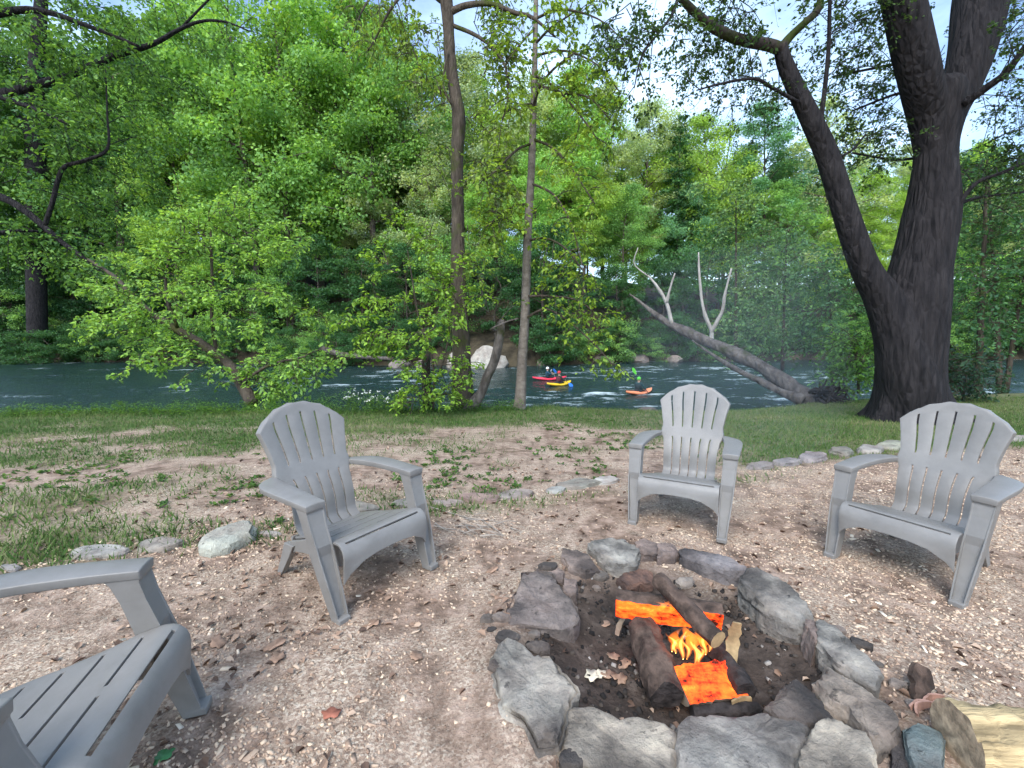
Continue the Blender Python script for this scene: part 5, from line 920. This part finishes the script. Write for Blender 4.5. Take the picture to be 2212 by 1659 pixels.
# pale dry roots by the cut-off chair
M['root_pale'] = simple('root_pale', (.62, .55, .42), .8, .2, 20); p0 = on(490, 1535, .02); o = empty('dry_root', tuple(p0)); tag(o, 'pale straw-coloured forked dry root at the foot of the cut-off chair', 'root')
for e in (((497, 1600), .004), ((475, 1620), .0), ((505, 1580), .01)):
    q = on(*e[0], e[1]); mb = MB(); ln = smooth_line([np.zeros(3), (q-p0)*.5+np.array([.006, 0, .006]), q-p0], 4); mb.tube(ln, np.linspace(.005, .0018, len(ln)), 5); mobj('strand', mb.mesh('strand'), o, M['root_pale'], True)

# ------------------------------------------------------------------ far bank pieces
def boulder(name, c, dims, tint, label, seed, yaw=0, m_='boulder'):
    bm = bmesh.new(); bmesh.ops.create_icosphere(bm, subdivisions=4, radius=1); V = np.array([v.co[:] for v in bm.verts]); rs = np.random.RandomState(seed)
    for k in range(9):                                    # cleave with random planes, then roughen
        nn = unit(rs.normal(size=3)+np.array([0, 0, .5])); d = .62+.3*rs.rand(); q = V @ nn; V = V-np.outer(np.maximum(q-d, 0), nn)
    V = V*(1+.22*(fbm3(V*1.6+seed, 3)-.5)+.08*(fbm3(V*6+seed, 3)-.5))[:, None]; V *= np.array(dims)
    for v, q in zip(bm.verts, V): v.co = q
    me = bpy.data.meshes.new(name); bm.to_mesh(me); bm.free(); me.shade_smooth()
    try: me.set_sharp_from_angle(angle=R(30))
    except Exception: pass
    o = mobj(name, me, None, M[m_], color=tint); o.location = c; o.rotation_euler = (0, 0, yaw); tag(o, label, 'boulder'); return o
boulder('boulder', (-2.5, 43.4, -1.6), (1.6, 1.4, 1.8), (.38, .36, .31), 'large pale cream boulder at the far waterline, seen past the thick bank tree', 2)
boulder('boulder', (-1.4, 43.6, -1.8), (1.2, 1.1, 1.3), (.40, .37, .32), 'smaller cream boulder leaning against the large pale one', 5, .7)
boulder('boulder', (-5.2, 43.8, -1.7), (1.3, 1.1, 1.6), (.36, .33, .28), 'weathered cream boulder with dark clefts left of the large pale one', 8, .4)
for i, (x, y, s) in enumerate(((-9, 45.5, .8), (-11.5, 46, 1.0), (3.2, 45.6, .7), (9.8, 48, .9), (14, 49, 1.1), (18, 49, .8))):
    boulder('bank_rock', (x, y, WATER+.1), (s*1.4, s, s*.8), (.2, .17, .15), 'dark brown rock on the far waterline', 20+i, i)['group'] = 'dark rocks along the far water'
P = np.array([at(690, 752, 47), at(740, 766, 46.5), at(800, 772, 46), at(850, 776, 45.6)]); ln = smooth_line(P, 4); mb = MB(); mb.tube(ln-ln[0], np.linspace(.36, .2, len(ln)), 8); o = mobj('driftwood_log', mb.mesh('driftwood_log'), None, M['bark_fallen'], True); o.location = ln[0]; tag(o, 'long brown fallen log lying along the far waterline', 'log')
for X_, d_, h_, kd_, tn_ in ((-60, 70, 26, 'round', 'mid-green'), (10, 68, 22, 'round', 'dark green'), (70, 72, 28, 'round', 'mid-green'), (130, 68, 20, 'small', 'dark green'), (-30, 64, 12, 'small', 'dark green'), (40, 66, 12, 'small', 'dark green'), (100, 65, 11, 'small', 'mid-green'), (0, 80, 30, 'tall', 'mid-green'), (90, 82, 30, 'round', 'dark green'), (170, 66, 14, 'small', 'dark green')):
    far_tree(kd_, (X_-1106)/FPX*d_, d_, h_, tn_, 'crowding the upstream bank round the old thick trunk')
# old thick tree on the far bank, upstream
p = at(78, 760, 60); p[2] = float(zf(p[0], p[1])); o = empty('old_tree', tuple(p)); tag(o, 'old thick dark trunk rising through the leaves on the far bank upstream', 'tree')
for i, pts in enumerate(([(82, 775, 60, 17), (78, 560, 60, 17), (77, 350, 60, 17), (74, 220, 60, 16), (82, 100, 60, 13), (92, -40, 60, 10), (95, -150, 60, 4)], [(74, 210, 60, 7), (45, 160, 60, 5), (10, 120, 59, 3)], [(76, 330, 60, 6), (40, 250, 59, 5), (0, 210, 58, 3)])):
    P, r = px_line(pts, 6); mb = MB(); mb.tube(P-p, r, 12 if i == 0 else 7); mobj('trunk' if i == 0 else 'branch', mb.mesh('trunk'), o, M['bark_big'], True)
for dx_ in (-3, 0, 3): far_tree('bush', p[0]+dx_, p[1]-1.5, 4.0, 'dark green', 'round the foot of the old thick trunk', WATER-.2)
cw = mobj('crown', KINDS['tall'][0][1], o, color=(.06, .15, .03)); cw.scale = (1.5, 1.5, 1.55)

# ------------------------------------------------------------------ kayaks and paddlers
SKIN = simple('skin', (.48, .30, .21), .6, .08, 12); WHITE = simple('white_shell', (.8, .8, .8), .35, .05, 6); DARKN = simple('dark_neoprene', (.02, .022, .025), .8, .2, 14); EYE = simple('eye', (.02, .015, .012), .3, .1, 5)
def kayak(name, loc, yaw, L_, hullc, label):
    o = empty(name, loc, yaw); tag(o, label, 'kayak', 'kayaks on the river'); hm = simple(name+'_hull', hullc, .35, .08, 4); rings = []
    for t in np.linspace(-1, 1, 25):
        w_ = .315*max(.03, (1-abs(t)**2.3))**.75; zt = .13+.09*abs(t)**2-.03*(abs(t) < .25); zb = -.09+.20*abs(t)**2.2; th = np.arange(16)*math.pi/8
        y = np.sign(np.cos(th))*np.abs(np.cos(th))**.7*w_; z = (zt+zb)/2+np.sin(th)*(zt-zb)/2; rings.append(np.stack([np.full(16, t*L_/2), y, z], 1))
    mb = MB(); mb.loft(rings); mobj('hull', mb.mesh('hull'), o, hm, True)
    th = np.arange(24)*math.pi/12; mb = MB(); c = np.stack([np.cos(th)*.40-.05, np.sin(th)*.235, np.full(24, .145)], 1); mb.tube(np.vstack([c, c[:2]]), .016, 6, False); mobj('cockpit_rim', mb.mesh('cockpit_rim'), o, DARKN, True)
    mb = MB(); mb.loft([[(math.cos(a)*.39*k-.05*1, math.sin(a)*.225*k, z) for a in th] for k, z in ((1, .15), (.75, .175), (.5, .23), (.42, .30))]); mobj('spray_skirt', mb.mesh('spray_skirt'), o, DARKN, True); return o
def ellipsoid(mb, c, r, n=10):
    rings = []
    for i in range(1, n): f = math.pi*i/n; th = np.arange(12)*math.pi/6; rings.append(np.stack([c[0]+r[0]*math.sin(f)*np.cos(th), c[1]+r[1]*math.sin(f)*np.sin(th), np.full(12, c[2]-r[2]*math.cos(f))], 1))
    mb.loft(rings)
def paddler(loc, yaw, label, jacket, vest, helmet, tilt, turn, blade, plabel, bladec, lean=.0, look=0.):
    o = empty('person', loc, yaw); tag(o, label, 'person'); jm = simple('jacket', jacket, .75, .2, 10); vm = simple('vest', vest, .8, .15, 10); hm = simple('helmet', helmet, .3, .05, 6)
    pc = np.array([.40, 0, .40]); pd = unit(np.array([math.sin(turn)*.6, math.cos(turn), math.tan(tilt)])); body, cloth = MB(), MB(); hands = []
    sh = {s: np.array([.0+lean*.2, s*.185, .50]) for s in (-1, 1)}
    for s in (-1, 1):
        h = pc+pd*s*.32; el = (sh[s]+h)/2+np.array([-.02, s*.10, -.10]); hands.append(h)
        cloth.tube(smooth_line([sh[s]-np.array([0, s*.05, .0]), sh[s]+np.array([0, s*.02, -.03]), el, h+unit(el-h)*.10], 4), np.linspace(.072, .045, 13), 10); body.tube([el, h+unit(el-h)*.06], [.036, .030], 8)
        f = unit(h-el); ax = pd; up_ = unit(np.cross(ax, f)); body.tube([h+unit(el-h)*.07, h+unit(el-h)*.01+up_*.018], [.030, .036], 8)            # palm over the shaft
        for q, l in zip((-.030, -.010, .010, .029), (.8, 1, .95, .75)):                                   # four fingers curled round the shaft
            c0 = h+ax*q+up_*.026; body.tube(smooth_line([c0-f*.01, c0+f*.03*l, c0+f*.036*l-up_*.03, c0+f*.012-up_*.048], 3), .0095, 6)
        body.tube(smooth_line([h-f*.02-ax*s*.03, h-ax*s*.034+f*.012-up_*.012, h-ax*s*.022+f*.022-up_*.034], 3), .010, 6)   # thumb from the side of the palm
    for mb_, g in ((body, .93), (cloth, 1.0)):
        th = np.arange(14)*math.pi/7; mb_.loft([np.stack([np.full(14, lean*.2*(z/.5))+np.cos(th)*a*g, np.sin(th)*b_*g, np.full(14, z)], 1) for z, a, b_ in ((.06, .13, .17), (.15, .125, .165), (.28, .115, .16), (.40, .125, .185), (.49, .115, .195), (.545, .08, .13), (.57, .058, .065))])
    hx = lean*.25; body.tube([(hx, 0, .54), (hx+.01, 0, .64)], [.055, .052], 10); cl, sl = math.cos(look), math.sin(look)
    rot = lambda p: (hx+.02+p[0]*cl-p[1]*sl, p[0]*sl+p[1]*cl, p[2])
    ellipsoid(body, rot((0, 0, .73)), (.092, .077, .118)); ellipsoid(body, rot((.035, 0, .675)), (.055, .05, .05)); ellipsoid(body, rot((.095, 0, .715)), (.018, .012, .022), 6)
    for s in (-1, 1): ellipsoid(body, rot((-.005, s*.078, .72)), (.022, .010, .032), 6)
    ellipsoid(body, rot((.082, 0, .668)), (.012, .026, .008), 6)
    def rm(mb_, nm, m_, vx):
        q = mobj(nm, mb_.mesh(nm), o, m_, True); md = q.modifiers.new('skin', 'REMESH'); md.mode = 'VOXEL'; md.voxel_size = vx; md.use_smooth_shade = True; return q
    rm(body, 'body', SKIN, .008); rm(cloth, 'jacket', jm, .014)
    for s in (-1, 1): mb_ = MB(); ellipsoid(mb_, rot((.080, s*.032, .735)), (.010, .013, .009), 6); mobj('eye', mb_.mesh('eye'), o, EYE, True)
    mb_ = MB(); th = np.arange(16)*math.pi/8; mb_.loft([np.stack([lean*.2*(z/.5)+np.cos(th)*a, np.sin(th)*b_, np.full(16, z)], 1) for z, a, b_ in ((.20, .135, .18), (.24, .15, .192), (.36, .165, .205), (.46, .158, .205), (.505, .13, .17))]); mobj('life_vest', mb_.mesh('life_vest'), o, vm, True)
    mb_ = MB(); rings = []
    for i in range(9): f = (i/8)*1.62; k = math.sin(max(f, .02)); rings.append(np.array([rot((-.008+k*.118*math.cos(a), k*.103*math.sin(a), .745+.128*math.cos(f)-.025*(math.cos(a) < -.3)*(i > 5))) for a in th]))
    mb_.loft(rings); mobj('helmet', mb_.mesh('helmet'), o, hm, True)
    # the paddle is a thing of its own
    Rz = np.array([[math.cos(yaw), -math.sin(yaw), 0], [math.sin(yaw), math.cos(yaw), 0], [0, 0, 1]]); pw = np.array(loc)+Rz @ pc; p = empty('paddle', tuple(pw), yaw); tag(p, plabel, 'paddle'); mb_ = MB(); mb_.tube([-pd*.80, pd*0, pd*.80], .015, 8); mobj('shaft', mb_.mesh('shaft'), p, DARKN, True); bm_ = simple('blade', bladec, .4, .06, 8)
    for s in (-1, 1):
        c = pd*s*.74; u_ = pd*s; v_ = unit(np.cross(u_, np.array([1., .1, .25 if s > 0 else -.5]))); w_ = np.cross(u_, v_); rings = []
        for f, wd in ((0, .02), (.12, .06), (.35, .095), (.65, .105), (.88, .085), (1, .04)): q = c+u_*f*.45; rings.append([q-v_*wd-w_*.004, q+v_*wd-w_*.004, q+v_*wd+w_*.008, q+w_*.014, q-v_*wd+w_*.008])
        mb_ = MB(); mb_.loft(rings); mobj('blade', mb_.mesh('blade'), p, bm_)
def float_at(X, Y, dz=0): p = on(X, Y, WATER); return (float(p[0]), float(p[1]), WATER+dz)
K1 = float_at(1187, 820, .03); kayak('kayak', K1, R(6), 2.45, (.72, .04, .08), 'red kayak farthest out, drifting just past the slender grey tree'); paddler((K1[0]-.15, K1[1], K1[2]+.02), R(6), 'person in a dark blue jacket and white helmet paddling the red kayak', (.012, .05, .085), (.02, .06, .08), (.75, .75, .75), R(-14), .5, 0, 'white-bladed paddle held low by the person in the red kayak', (.7, .7, .7))
K2 = float_at(1208, 832, .03); kayak('kayak', K2, R(38), 2.1, (.85, .52, .03), 'yellow kayak close by the red kayak'); paddler((K2[0]-.08, K2[1]-.06, K2[2]+.02), R(38), 'person in a dark olive jacket and red helmet paddling the yellow kayak', (.03, .03, .025), (.10, .025, .03), (.55, .03, .04), R(22), .3, 0, 'blue-bladed paddle dipped beside the yellow kayak', (.03, .16, .55), .35)
K3 = float_at(1381, 850, .03); kayak('kayak', K3, R(36), 2.15, (.85, .27, .13), 'orange kayak heading away alone behind the chair facing the lawn'); paddler((K3[0]-.08, K3[1]-.06, K3[2]+.02), R(36), 'person in a dark teal jacket and green helmet sitting in the orange kayak', (.012, .045, .05), (.015, .03, .035), (.10, .5, .05), R(46), .2, 0, 'green-bladed paddle raised above the orange kayak', (.14, .6, .06), .1)
boulder('river_rock', tuple(at(1397, 889, 11.6)), (.28, .2, .16), (.10, .09, .085), 'small dark rock breaking the water below the bank', 31, 0, 'stone')

# ------------------------------------------------------------------ smoke drifting off the fire
rings = []; th = np.arange(20)*math.pi/10
for f in np.linspace(0, 1, 22):
    c = np.array([PIT[0]+.05+1.5*f**1.3, PIT[1]+.05+2.6*f**1.4, .22+1.5*f**.8]); rr_ = .10+1.0*f**.9*(1-.9*max(0, f-.8)/.2*.6); T = unit(np.array([1.5, 2.6, 1.2])); u_ = unit(np.cross(T, [0, 0, 1.])); v_ = np.cross(u_, T)
    rings.append(c+np.outer(np.cos(th)*rr_*(1+.16*np.sin(2*th+f*6)), u_)+np.outer(np.sin(th)*rr_*(.75+.12*np.cos(3*th+f*5)), v_))
rings = [r_[::-1] for r_ in rings]; mb = MB(); mb.loft(rings); me = mb.mesh('smoke'); bm = bmesh.new(); bm.from_mesh(me); bmesh.ops.recalc_face_normals(bm, faces=bm.faces); bm.to_mesh(me); bm.free(); m = bpy.data.materials.new('smoke'); m.use_nodes = True; t = m.node_tree; t.nodes.clear(); ou = N('ShaderNodeOutputMaterial', t); pv = N('ShaderNodeVolumePrincipled', t); pv.inputs['Density'].default_value = .035; pv.inputs['Color'].default_value = (.82, .9, 1, 1); pv.inputs['Anisotropy'].default_value = .2; t.links.new(pv.outputs[0], ou.inputs['Volume'])
tag(mobj('smoke', me, None, m, True), 'thin bluish smoke drifting from the fire over the chips', 'smoke', kind='stuff')
